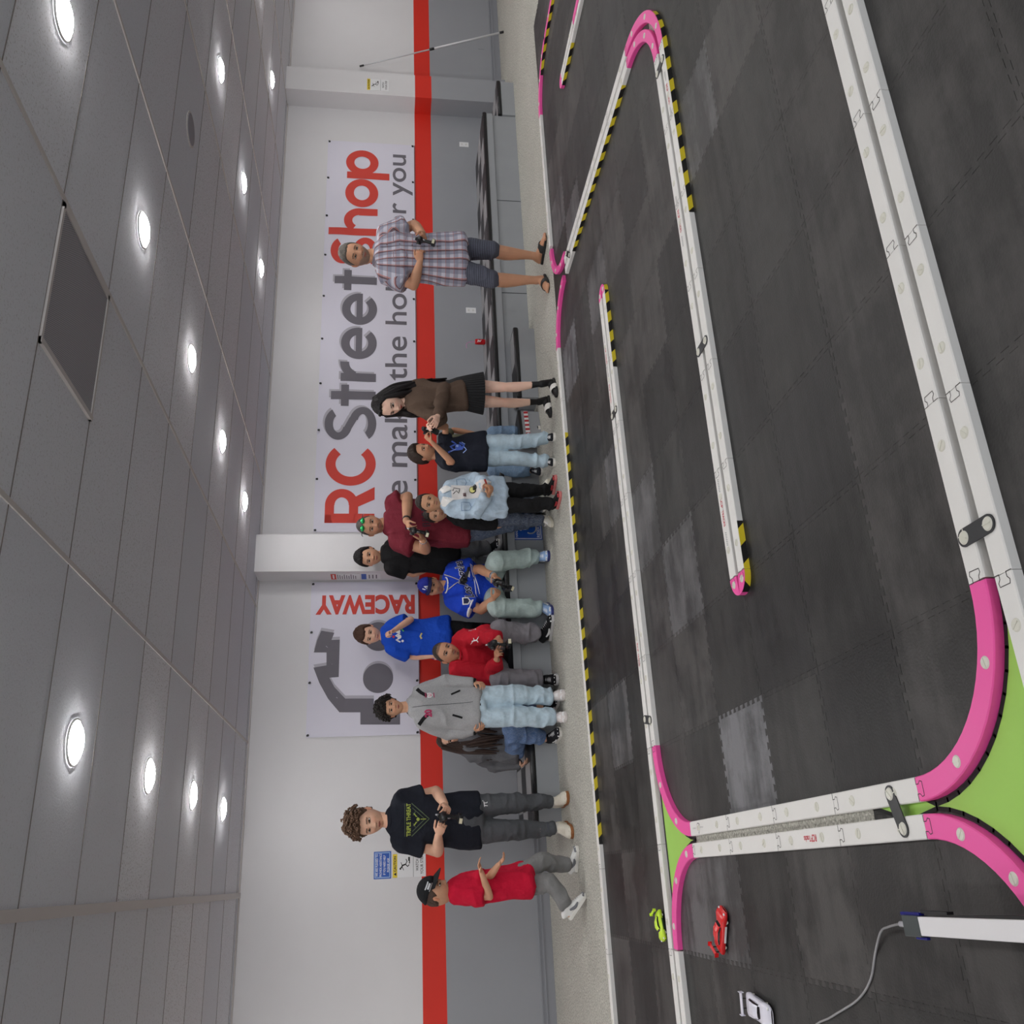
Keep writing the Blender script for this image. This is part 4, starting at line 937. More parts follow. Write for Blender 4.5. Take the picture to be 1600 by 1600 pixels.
        W_ = s.H2W(P); s.headW = W_; s.headF = F
        ears = []
        for q in (1, -1):
            e = np.array([[q*.325, .0, -.03]]); c = s.H2W(e)[0]
            V, Fe = sweep([(0, 0, -.085), (0, -.02, -.05), (0, -.03, 0), (0, -.035, .05), (0, -.02, .085)], [.018, .024, .028, .028, .018], [.022, .034, .044, .046, .03], ref=(1, 0, 0), n=12)
            V[:, 0] += q*(.012+.35*np.clip(-V[:, 1], 0, 1)); V += e; ears.append((s.H2W(V), Fe))
        s.headparts = [(W_, F)]+ears; s.headcol = [col]+[np.tile(s.skin*[1.04, .86, .82], (len(e[0]), 1)) for e in ears]
        s.eyes = []
        for q in (1, -1):
            yq = s.headshape(np.array([math.atan2(q*.135, .36)]), np.array([.03]), jaw)[0]
            c = np.array([q*.135, yq[1]-.012, .012]); V, Fb = ball((0, 0, 0), (.060, .030, .0205 if not lid else .012), 20, 12); V = V+c
            fm = []
            for f in Fb:
                m = V[list(f)].mean(0)-c; fm.append(1 if (m[0]**2+m[2]**2) < .029**2 and m[1] > 0 else 0)
            s.eyes.append((s.H2W(V), Fb, fm))
    def hand(s, side, curl, spread=1., nrm_to=None):
        J = s.J; w_, h = J['wr'+side], J['ha'+side]; d = nrm(h-w_); k = s.H/1.75*(.96 if s.H > 1.5 else 1.08)
        tgt = (J['har']+J['hal'])/2 if nrm_to is None else nrm_to
        n = tgt-h; n = n-np.dot(n, d)*d
        if np.linalg.norm(n) < .02: n = np.array([-1. if side == 'r' else 1., 0, 0]); n = n-np.dot(n, d)*d
        n = nrm(n); l = nrm(np.cross(d, n)); 
        if np.dot(l, up3()+np.array([0, -.6, 0])) < 0: l = -l
        pal = .088*k; parts = [sweep([w_-d*.02*k, w_+d*.02*k, w_+d*.055*k, w_+d*pal], [.024*k, .032*k, .039*k, .037*k], [.017*k, .015*k, .0145*k, .012*k], ref=l, n=14)]
        c1, c2, c3 = [R(a) for a in (curl, curl*1.1, curl*.6)]
        for i, (o, ln) in enumerate(((.029, .070), (.010, .079), (-.009, .073), (-.027, .057))):
            p = w_+d*(pal-.006*k)+l*o*k; pts = [p-d*.02*k, p]; a = R(3); sp = R((1.2-i)*5*spread)
            for cc, fr_ in ((c1, .45), (c2, .32), (c3, .26)):
                a += cc; v = d*math.cos(a)+n*math.sin(a); v = nrm(v+l*math.sin(sp)); p = p+v*ln*k*fr_; pts.append(p)
            parts.append(sweep(pts, np.array([.0085, .0088, .0082, .0076, .0064])*k, n=10, ref=l))
        p = w_+d*.028*k+l*.024*k; v1 = nrm(d*.62+l*.72+n*.35); v2 = nrm(d*.85+l*.25+n*(.25+.5*math.sin(c1))); q1 = p+v1*.038*k; q2 = q1+v2*.030*k; q3 = q2+nrm(v2*.9+n*.25)*.024*k
        parts.append(sweep([p-l*.012*k, p, q1, q2, q3], np.array([.013, .0135, .0105, .0098, .008])*k, n=10, ref=n))
        return parts
    def body(s, curl=(45, 45), spread=1, feet=False, hand_to=None):
        J, H, b = s.J, s.H, s.b; P = []
        P += s.torso_parts(0, .90, lo=-.02)
        for q in 'rl':
            sh_ = J['sh'+q]+(s.neck*[1, 1, 0]-J['sh'+q]*[1, 1, 0])*.16-up3()*.016*H
            P.append(sweep([sh_, sh_*.5+J['el'+q]*.5, J['el'+q]], np.array([.027, .0275, .0235])*H*b, m=3, n=14))
            P.append(sweep([J['el'+q], J['el'+q]*.68+J['wr'+q]*.32, J['wr'+q]], np.array([.0245, .0262, .0165])*H*b**.7, m=3, n=14))
            P.append(sweep([J['hi'+q], J['hi'+q]*.5+J['kn'+q]*.5, J['kn'+q]], np.array([.050, .045, .033])*H*min(b, 1), m=3, n=14))
            cal = J['kn'+q]*.68+J['an'+q]*.32; back = nrm(np.cross(s.rv, J['an'+q]-J['kn'+q]));
            P.append(sweep([J['kn'+q], cal+np.array([0, .008, 0])*H, J['an'+q]*.8+J['kn'+q]*.2, J['an'+q]], np.array([.032, .0345, .022, .020])*H*min(b, 1), m=3, n=14))
            d = s.footdir(q); a = J['an'+q]; g = np.array([a[0], a[1], s.ground(q)]); side_ = nrm(np.cross(d, up3())); uv_ = nrm(np.cross(side_, d)); uv_ = uv_ if uv_[2] > 0 else -uv_; g = g if d[2] > -.1 else a-uv_*.06; L_ = .148*H
            hgt = max(.03, (a-g)[2])
            P.append(sweep([a, g-d*.16*L_+uv_*.030*H*.6], [.021*H, .018*H], n=12, ref=s.rv))
            P.append(sweep([g-d*.18*L_+uv_*.017*H, g+d*.1*L_+uv_*.022*H, g+d*.42*L_+uv_*.0165*H, g+d*.70*L_+uv_*.010*H], [.0155*H, .019*H, .024*H, .020*H], [.016*H, .021*H, .015*H, .009*H], ref=side_, n=12))
            P += s.hand(q, curl[0 if q == 'r' else 1], spread, hand_to)
            if feet:
                for i in range(5):
                    o = (i-2)*.0088*H; e = g+d*(.74-.012*abs(i-1))*L_+np.cross(d, up3())*o+up3()*.008*H
                    P.append(sweep([e-d*.03, e+d*.014], .0062*H if i else .0078*H, n=8))
        nb = s.hc-s.u*.30*s.hh-s.f*.10*s.hh
        P.append(sweep([s.neck-up3()*.04*H, s.neck*.5+nb*.5, nb], np.array([.036, .0325, .033])*H*b**.8, n=16, m=3))
        V, F, E = remesh(P, .0048 if H > 1.45 else .0042, 2)
        n = vnoise(V*22, 3)[:, None]; col = s.skin*(.93+.14*n)
        # slightly redder knuckles, elbows and knees
        for q in 'rl':
            for j in ('el', 'kn', 'ha'):
                m = np.exp(-(np.linalg.norm(V-J[j+q], axis=1)/.05)**2)[:, None]*.3; col = col*(1-m)+s.skin*np.array([1.08, .82, .78])*m
        if getattr(s, 'socks', None):
            m = np.zeros(len(V), bool)
            for q in 'rl': m |= (V[:, 2] < J['an'+q][2]+s.socks[1]) & (np.linalg.norm((V-J['an'+q])[:, :2], axis=1) < .2)
            col[m] = hx(*s.socks[0])
        V2, F2 = cat([(V, F)]+s.headparts); c2 = np.vstack([col]+s.headcol)
        s.bodyo = mk('body', V2, F2, M_skin, s.root, smooth=True, tint=c2)
        for V, F, fm in s.eyes: mk('eye', V, F, [M_eyew, M_iris], s.root, smooth=True, fm=fm)
        return s.bodyo
    def ground(s, q): return min(s.J['he'+q][2], s.J['to'+q][2]) if not (s.key == 'walker' and q == 'l') else s.J['anl'][2]-.06
    def footdir(s, q):
        if s.key == 'walker' and q == 'l': return nrm([.77, -.1, -.62])
        d = s.J['to'+q]-s.J['he'+q]; d[2] = 0
        if np.linalg.norm(d) < .06: d = d+np.array([0, -.12, 0])
        return nrm(d)
    def torso_rings(s, infl=0, lo=-.06, hi=1., box_=0., belly=0):
        H = s.H; hip, neck = s.hip, s.neck; sw = np.linalg.norm(s.J['shr']-s.J['shl'])/2; hw = max(.075*H, np.linalg.norm(s.J['hir']-s.J['hil'])/2+.03*H)
        wk, dk = s.wk, s.dk; prof_side = abs(s.rv[1])
        T = np.array([-.12, 0, .15, .38, .62, .80, .90, .97, 1.02]); 
        W_ = np.array([hw*1.0, hw*1.05, hw*1.0, .078*H, .092*H, max(.088*H, sw*.96), max(.07*H, sw*.80), .052*H, .036*H])*wk
        D = np.array([.062, .066, .062, .056, .066, .064, .054, .043, .035])*H*dk
        if belly: D[2:5] += np.array([.5, 1, .4])*belly*H; W_[2:4] += .5*belly*H
        if box_: W_[1:5] = W_[1:5]*(1-box_)+box_*max(W_[4], W_[1])
        return T, W_, D
    def torso_parts(s, infl=0, k=1., lo=0, hi=1.02, box_=0., belly=None, flare=0, over=0):
        H_ = s.H
        T, W_, D = s.torso_rings(box_=box_, belly=getattr(s, 'belly', 0) if belly is None else belly)
        if over:
            hd = np.linalg.norm(s.J['hir']-s.J['hil'])/2; W_[:3] = np.maximum(W_[:3], hd*1.05+over*H_+.004); D[:3] = np.maximum(D[:3], over*H_+.006); W_[3] = max(W_[3], .90*W_[1]); W_[4] = max(W_[4], .91*W_[1]); D[3] = max(D[3], .94*D[1])
        tt = np.linspace(lo, hi, 15); w_ = np.interp(tt, T, W_)*k+infl; d_ = np.interp(tt, T, D)*k+infl
        w_ = w_*(1+flare*np.clip((.5-tt)/.5, 0, 1.3)); d_ = d_*(1+flare*np.clip((.5-tt)/.5, 0, 1.3))
        fwd = nrm(np.cross(s.rv, up3())); hr = nrm(s.J['hir']-s.J['hil']); P = []
        for t in tt:
            p = s.hip*(1-t)+s.neck*t
            if t < 0: p = s.hip+np.array([0, 0, t*(s.neck-s.hip)[2]])
            bend = .012*s.H*math.sin(math.pi*min(1, max(0, t))); P.append(p+np.array([0, bend, 0])*1.0)
        return [sweep(P, w_, d_, ref=s.rv, n=28, k=2.35, cap=.25)]
    def garment(s, name, parts, vox, m, amp=.006, sc_=7, an=(1, 1, .6), seed=0, it=3, zone=None, smooth=True):
        V, F, E = remesh(parts, vox, it); z = zone(V) if zone else None
        V = wrinkle(V, F, amp*(3.0 if name == 'shirt' else 1.7), sc_*(1.25 if name == 'shirt' else 1), s.seed+seed, an, z); o = mk(name, V, F, m, s.root, smooth=smooth); s.parts[name] = (o, V, F); return o
    def shirt(s, m, sleeve=.62, infl=.012, hem=-.05, name='shirt', fit_=1.12, sw=1.5, flare=.0, amp=.007, box_=.35, long=False, cuff=1.25, sc_=7):
        J, H = s.J, s.H; P = s.torso_parts(infl, 1.03, lo=hem, hi=1.0, box_=box_, flare=flare, over=.058)
        for q in 'rl':
            e, w_ = J['el'+q], J['wr'+q]; r = H*s.b; a = J['sh'+q]+(s.neck*[1, 1, 0]-J['sh'+q]*[1, 1, 0])*.10-up3()*.008*H
            ins = s.neck*.55+a*.45-up3()*.030*H
            if long:
                g = e+(w_-e)*.93
                P.append(sweep([ins, a, a*.5+e*.5, e], np.array([.028, .0335/sw*1.5, .031, .030])*r*sw/1.25, m=4, n=16)); P.append(sweep([e, e*.5+g*.5, g], np.array([.030, .0275, .0225])*r*sw/1.25*np.array([1, 1, cuff/1.25]), m=4, n=16, cap=.3))
            else:
                g = a+(e-a)*sleeve; P.append(sweep([ins, a, a*.55+g*.45, g], np.array([.034, .043, .0315*sw/1.1, .0305*sw/1.05+.002])*r*np.array([1,1,1,1.]), m=4, n=18, cap=.12))
        return s.garment(name, P, .0085, m, amp, sc_, zone=None)
    def trousers(s, m, th=.052, kn=.046, cu=.034, to=1., name='trousers', amp=.010, sc_=8, an=(1, 1, 1.8), waist=.09):
        """th, kn, cu: half widths at thigh, knee and cuff as shares of the height"""
        J, H = s.J, s.H; P = s.torso_parts(.010, 1.02, lo=-.10, hi=waist, box_=0, belly=0)
        for q in 'rl':
            h, k, a = J['hi'+q], J['kn'+q], J['an'+q]; out = nrm((h-s.hip)*[1, 1, 0])*max(0, (th-.05))*H*.5
            P.append(sweep([h+out+up3()*.02*H, h*.6+k*.4+out*.5, k], np.array([min(th*1.05, .055), th, kn])*H*1.0, m=4, n=18))
            if to >= 1:
                e = a+(k-a)*.04; ctr = k*.5+e*.5
                P.append(sweep([k, ctr+np.array([0, .008*H, 0]), e+(k-e)*.12, e], np.array([kn, kn*.55+cu*.45, cu, cu*.97])*H, m=4, n=18, cap=.15))
            elif to > 0:
                e = k+(a-k)*to; P.append(sweep([k, e], np.array([kn, kn*1.03])*H, m=4, n=18, cap=.1))
        zone = lambda V: .55+1.3*np.clip(1-np.abs(V[:, 2]-(s.J['anr'][2]+.09))/.14, 0, 1)+.8*np.clip(1-np.abs(V[:, 2]-s.J['knr'][2])/.10, 0, 1)
        return s.garment(name, P, .0085, m, amp, sc_, an, 11, zone=zone)
    def ring(s, name, m, c, axis, r, r2, w_, parent, ref=None, k=2):
        """band of cloth around a limb"""
        a = nrm(axis); return mk(name, *sweep([c-a*w_/2, c+a*w_/2], [r, r], [r2, r2], ref=ref if ref is not None else s.rv, n=24, cap=.12, k=k), m, parent, smooth=True)
    def shoes(s, up_, sole=M_sole, lace=None, accent=None, L=.158, slide=False, sock=None, foam=None):
        H = s.H
        for q in 'rl':
            d = s.footdir(q); a = s.J['an'+q]; g = np.array([a[0], a[1], s.ground(q)]); L_ = L*H; h = max(.075, min(.11, a[2]-g[2]+.01))*1.0; side_ = np.cross(d, up3())
            side_ = nrm(side_); up_v = nrm(np.cross(side_, d)); up_v = up_v if up_v[2] > 0 else -up_v
            if d[2] < -.1: g = a-up_v*.075; h = .085
            w_ = .0275*H
            tt = np.array([-.24, -.21, -.08, .1, .3, .5, .64, .71])
            hw = np.array([.45, .80, .88, .86, .98, 1.05, .88, .5])*w_; hi = np.array([.75, .98, 1., .90, .66, .50, .38, .26])*h
            parts = []
            if not slide:
                pts = [g+d*t*L_+up_v*(x*.5+.008) for t, x in zip(tt, hi)]; parts.append(sweep(pts, hw, hi*.5, ref=side_, n=18, k=2.5, cap=.25, m=2))
                parts.append(sweep([g+up_v*h*.6-d*.03*L_, g+up_v*(h+.006)-d*.05*L_], [w_*.78, w_*.74], [w_*.98, w_*.95], ref=side_, n=16, cap=.05))
                V, F, E = remesh(parts, .006, 2); o = mk('shoe', V, F, up_, s.root, smooth=True)
            else:
                pts = []
                for ang in np.linspace(-12, 192, 15): pts.append(g+d*.34*L_+side_*math.cos(R(ang))*w_*1.02+up_v*(.012+math.sin(R(ang))*.043*H*.62))
                o = mk('sandal', *sweep(pts, np.full(15, .095*L_+.012), np.full(15, .005), ref=d, n=12, cap=.2), up_, s.root, smooth=True)
                if foam: 
                    pass
            ol = []
            for t, x in zip(np.r_[tt, tt[::-1]], np.r_[hw*1.06, -hw[::-1]*1.06]): ol.append((t*L_, x))
            ol = [(-.27*L_, 0)]+ol[:8]+[(.75*L_, 0)]+ol[8:]
            th = .026 if not slide else .022; V = [g+d*x+side_*y+up_v*z for z in (0, th) for x, y in ol]; n = len(ol)
            F = [tuple(range(n)), tuple(range(n, 2*n))[::-1]]+[(i, i+n, (i+1) % n+n, (i+1) % n) for i in range(n)]
            mk('sole', V, F, sole, o, bevel=.004)
            if lace is not None and not slide:
                lp = []
                for t in (.22, .29, .36, .43, .50):
                    zz = np.interp(t, tt, hi); c = g+d*t*L_+up_v*(zz+.009); hwid = w_*.42
                    lp.append(sweep([c-side_*hwid-up_v*.005, c+up_v*.002, c+side_*hwid-up_v*.005], .0034, n=6))
                mk('laces', *cat(lp), lace, o)
            if accent is not None and not slide:
                ap = []
                for sg in (1, -1):
                    c0 = g+d*.0*L_+side_*sg*(w_*.93+.0015)+up_v*.035; c1 = g+d*.34*L_+side_*sg*(w_*1.0+.001)+up_v*.04; ap.append(sweep([c0+up_v*.02, c0*.5+c1*.5-up_v*.002, c1], [.007, .012, .006], [.003]*3, ref=up_v, n=8, m=3))
                    ap.append(sweep([g+d*.62*L_+side_*sg*w_*.9+up_v*.030, g+d*.70*L_+side_*sg*w_*.3+up_v*.034], [.010, .010], [.004, .004], ref=up_v, n=8))
                mk('side_panel', *cat(ap), accent, o, smooth=True)
    def hair(s, col, t=.05, style='short', noise_=.02, line=0., seed=1, side_=0., top=0., fringe=0., name='hair', back=-.30, burn=-.05):
        A, Z, na, nz = s.grid(150, 120); P = s.headshape(A, Z, 1, 0); x, y, z = P.T; al = np.abs(np.arctan2(x, y))
        hl = np.interp(al, [0, .5, .85, 1.1, 1.35, 1.6, 1.95, 3.14], [.30+line, .31+line, .25+line, .10+line*.6, burn, .05, back*.6, back])
        if fringe: hl = hl-fringe*np.exp(-(al/.75)**4)
        hl = hl+.014*(vnoise(np.c_[np.arctan2(x, y)*5, al*0, al*0], seed)-.5)*2+.012*(vnoise(np.c_[np.arctan2(x, y)*22, al*0, al*0], seed)-.5)
        m = np.clip((z-hl)/.05, 0, 1); m = m*m*(3-2*m); D = P/np.maximum(1e-6, np.linalg.norm(P, axis=1))[:, None]
        tk = t*(.55+.6*np.clip(z/.5, 0, 1)+side_*np.clip(np.abs(x)/.33, 0, 1))+top*np.clip((z-.2)/.3, 0, 1)*np.clip(y+.3, 0, 1)
        nn = vnoise(P*14, seed)*.6+vnoise(P*31, seed+1)*.4
        if style == 'curly': nn = (vnoise(P*17, seed)**1.2)*1.1+vnoise(P*38, seed+2)*.6-.5
        if style == 'straight': nn = vnoise(P*np.array([26, 26, 4]), seed)*.8
        off = -.022+m*(.022+tk+noise_*(nn-.3)*2)
        P2 = P+D*off[:, None]; c = np.array(hx(*col)); cc = c*(.7+.75*vnoise(P*np.array([45, 45, 12]), seed+5)[:, None])
        o = mk(name, s.H2W(P2), s.gfaces(na, nz), M_hair, s.root, smooth=True, tint=cc); s.hairo = o; s.haircol = c; return o
    def curls(s, col, n=150, r=.034, zmin=.12, seed=3, reach=.18):
        rr = random.Random(seed); parts = []
        while len(parts) < n:
            a = rr.uniform(-math.pi, math.pi); z = rr.uniform(zmin, .52)
            if abs(a) < .9 and z < .26: continue
            P = s.headshape(np.array([a]), np.array([min(.97, z*1.9)]), 1, 0)[0]; d = nrm(P); b0 = P+d*rr.uniform(reach*.45, reach)
            t1 = nrm(np.cross(d, [rr.uniform(-1, 1), rr.uniform(-1, 1), rr.uniform(-1, 1)])); t2 = np.cross(d, t1); pts = []
            ph = rr.uniform(0, 6)
            for k in range(9): q = ph+k*.75; pts.append(b0+(t1*math.cos(q)+t2*math.sin(q))*r*.8+d*(k*.004))
            V, F = sweep(pts, .021, n=5, ref=d); parts.append((s.H2W(V), F))
        V, F = cat(parts); c = np.array(hx(*col)); mk('curls', V, F, M_hair, s.hairo, smooth=True, tint=c*(.65+.8*vnoise(V*90, 3)[:, None]))
    def locks(s, col, ends, roots, r=.03, n=10, seed=2, jit=.02, vox=None):
        """long hair: strands from roots (head units) down to ends (world)"""
        rr = random.Random(seed); parts = []
        for root, mid, end in zip(roots[0], roots[1], ends):
            a = s.H2W(np.array([root]))[0]; b_ = s.H2W(np.array([mid]))[0]; e = np.array(end)
            for k in range(n):
                j = np.array([rr.uniform(-1, 1), rr.uniform(-1, 1), rr.uniform(-.3, .3)])*jit; e2 = e+j*1.6+np.array([0, 0, rr.uniform(-.04, .05)])
                pts = [a+j*.5, b_+j, b_*.5+e2*.5+j*.6, e2]; parts.append(sweep(pts, np.array([.7, 1, .9, .35])*r*s.hh, np.array([.5, .7, .7, .25])*r*s.hh, n=7, m=6))
        V, F = cat(parts); c = np.array(hx(*col)); return mk('long_hair', V, F, M_hair, s.root, smooth=True, tint=c*(.6+.9*vnoise(V*np.array([160, 160, 12]), 3)[:, None]))
    def cap(s, m, mb, logo=None, front=None, yaw=0):
        A, Z, na, nz = s.grid(64, 60); P = s.headshape(A, Z, 1, 0); D = P/np.maximum(1e-6, np.linalg.norm(P, axis=1))[:, None]; z = P[:, 2]; y = P[:, 1]
        m_ = np.clip((z-(.225-.26*np.clip(-y, 0, 1)))/.012, 0, 1); dome = .06+.045*np.clip((z-.25)/.25, 0, 1)+.03*np.clip((y)/.4, 0, 1)*np.clip((z-.1)/.2, 0, 1)
        P2 = P+D*(-.03+m_*(dome+.03))[:, None]; c = mk('cap', s.H2W(P2), s.gfaces(na, nz), m, s.root, smooth=True)
        V = []; n = 15
        for th in (0, -.012):
            for k in range(6):
                f_ = k/5
                for i in range(n):
                    a = R(-62+124*i/(n-1)); rx = .40*math.sin(a); ry = .44*math.cos(a); ext = f_*.34*math.cos(a*1.25)**.8 if abs(a*1.25) < math.pi/2 else 0
                    V.append((rx*(1+.02*f_), ry+ext-.02, .255-.075*f_-.16*(rx)**2+th))
        F = []
        for L_ in range(2):
            for k in range(5):
                for i in range(n-1):
                    a = L_*6*n+k*n+i; q = (a, a+1, a+n+1, a+n); F.append(q if L_ else q[::-1])
        for i in range(n-1): a = 5*n+i; F.append((a, a+6*n, a+6*n+1, a+1)[::-1])
        V = np.array(V); mk('cap_brim', s.H2W(V), F, mb, c, smooth=True)
        b = s.H2W(np.array([[0, -.02, .585]]))[0]; mk('cap_button', *ball(b, .007), mb, c, smooth=True)
        if logo:
            bvh = BVHTree.FromPolygons([tuple(v) for v in s.H2W(P2)], s.gfaces(na, nz))
            for (VF, mm, cx, cz, az) in logo:
                V, F = VF; a = R(az); rr_ = s.r*math.cos(a)-s.f*math.sin(a)*1; ff = s.f*math.cos(a)+s.r*math.sin(a)
                cen = s.hc+s.u*cz*s.hh+ff*.75*s.hh; W_ = cen+np.outer(V[:, 0], rr_)+np.outer(V[:, 1], s.u); out = []
                for q in W_:
                    h_ = bvh.ray_cast(Vector(q), Vector(-ff)); out.append(np.array(h_[0])+ff*.0025 if h_[0] else q-ff*.3*s.hh)
                mk('cap_emblem', out, F, mm, c)
        return c
    def decal(s, part, VF, m, c, right=None, up=None, out=None, lift=.003, name='print', sub=True):
        """print that follows the cloth"""
        o, V, F = s.parts[part]; key_ = '_b'+part
        if not hasattr(s, key_): setattr(s, key_, BVHTree.FromPolygons([tuple(v) for v in V], F))
        bvh = getattr(s, key_); right = nrm(s.rv if right is None else right); up = nrm(up3() if up is None else up); up = nrm(up-np.dot(up, right)*right); n = np.cross(right, up) if out is None else nrm(out)
        A, Ff = dice(VF, .02) if np.ptp(VF[0][:, 0]) > .03 else VF; out_ = []; last = None; c = np.asarray(c, float)
        for a in A:
            q = c+right*a[0]+up*a[1]+n*.5; h_ = bvh.ray_cast(Vector(q), Vector(-n))
            if h_[0] is None: h_ = (Vector(last if last is not None else c+n*.1),)
            last = np.array(h_[0]); out_.append(last+n*(lift+(a[2] if len(a) > 2 else 0)))
        return mk(name, out_, Ff, m, o if sub else s.root)
    def P(s, t, x=0, y=0):
        """point on the trunk axis: t from hip to neck, x along the shoulders"""
        return s.hip*(1-t)+s.neck*t+s.rv*x
def grid_shape(w_, h_, nx=8, ny=8):
    V = [(-w_/2+w_*i/nx, -h_/2+h_*j/ny, 0) for j in range(ny+1) for i in range(nx+1)]; return np.array(V), [(j*(nx+1)+i, j*(nx+1)+i+1, (j+1)*(nx+1)+i+1, (j+1)*(nx+1)+i) for j in range(ny) for i in range(nx)]
def long_line(pts, w_, step=.02):
    """ribbon cut finely so that it can follow a curved surface"""
    P = []
    for a, b in zip(pts[:-1], pts[1:]):
        a, b = np.array(a, float), np.array(b, float); k = max(1, int(np.linalg.norm(b-a)/step)); P += [a+(b-a)*i/k for i in range(k)]
    P.append(np.array(pts[-1], float)); P = np.array(P); T_ = np.gradient(P, axis=0); T_ /= np.maximum(1e-9, np.linalg.norm(T_, axis=1))[:, None]; N_ = np.c_[-T_[:, 1], T_[:, 0]]*w_/2; n = len(P)
    V = np.vstack([P-N_, P+N_]); return np.c_[V, np.zeros(len(V))], [(i, i+1, n+i+1, n+i) for i in range(n-1)]

# hand-held pistol radio
M_scr = mat('radio_label', (214, 208, 180), .4); M_metal = mat('bright_metal', (200, 200, 205), .25, metal=.8); M_radio = mat('radio_black', (20, 21, 24), .35)
def radio(label, c, fwd=(0, -1, 0), up=(0, 0, 1), sc_=1., grp='hand held radio controllers'):
    c = np.array(c, float); f = nrm(fwd); u = nrm(np.array(up)-np.dot(up, f)*f); r = np.cross(f, u)
    t = tag(empty('radio_controller', tuple(c)), label, 'remote control', grp)
    def W_(P): P = np.asarray(P, float)*sc_; return c+np.outer(P[:, 0], r)+np.outer(P[:, 1], f)+np.outer(P[:, 2], u)
    def add(nm, VF, m, **k): return mk(nm, W_(VF[0]), VF[1], m, t, **k)
    h = add('housing', cat([sweep([(0, -.045, .035), (0, .0, .045), (0, .045, .035)], [.024, .028, .020], [.022, .028, .022], ref=(1, 0, 0), n=14, k=3), sweep([(0, -.03, .06), (0, -.005, .075)], [.018, .015], [.012, .010], ref=(1, 0, 0), n=10, k=3)]), M_radio, smooth=True)
    add('grip', sweep([(0, -.008, .03), (0, -.012, -.02), (0, -.016, -.06)], [.015, .0145, .016], [.019, .018, .020], ref=(1, 0, 0), n=14, k=2.6, m=3), M_radio, smooth=True)
    add('base', sweep([(0, -.045, -.082), (0, .0, -.078), (0, .05, -.082)], [.026, .030, .026], [.016, .019, .016], ref=(1, 0, 0), n=14, k=4, cap=.2), M_radio, smooth=True)
    add('screen', box(-.018, .018, .0665-.004, .0665, -.092, -.070), M_scr)
    add('wheel', cyl((.026, -.004, .046), .021, .016, 22, 0), M_black); add('wheel_hub', cyl((.0425, -.004, .046), .009, .003, 16, 0), M_metal)
    add('trigger', sweep([(0, .024, .022), (0, .034, .008), (0, .026, -.006)], .0045, n=8, m=3), M_metal, smooth=True)
    add('antenna_cap', sweep([(0, -.02, .08), (0, -.02, .094)], .007, n=10), M_metal, smooth=True)
    return t

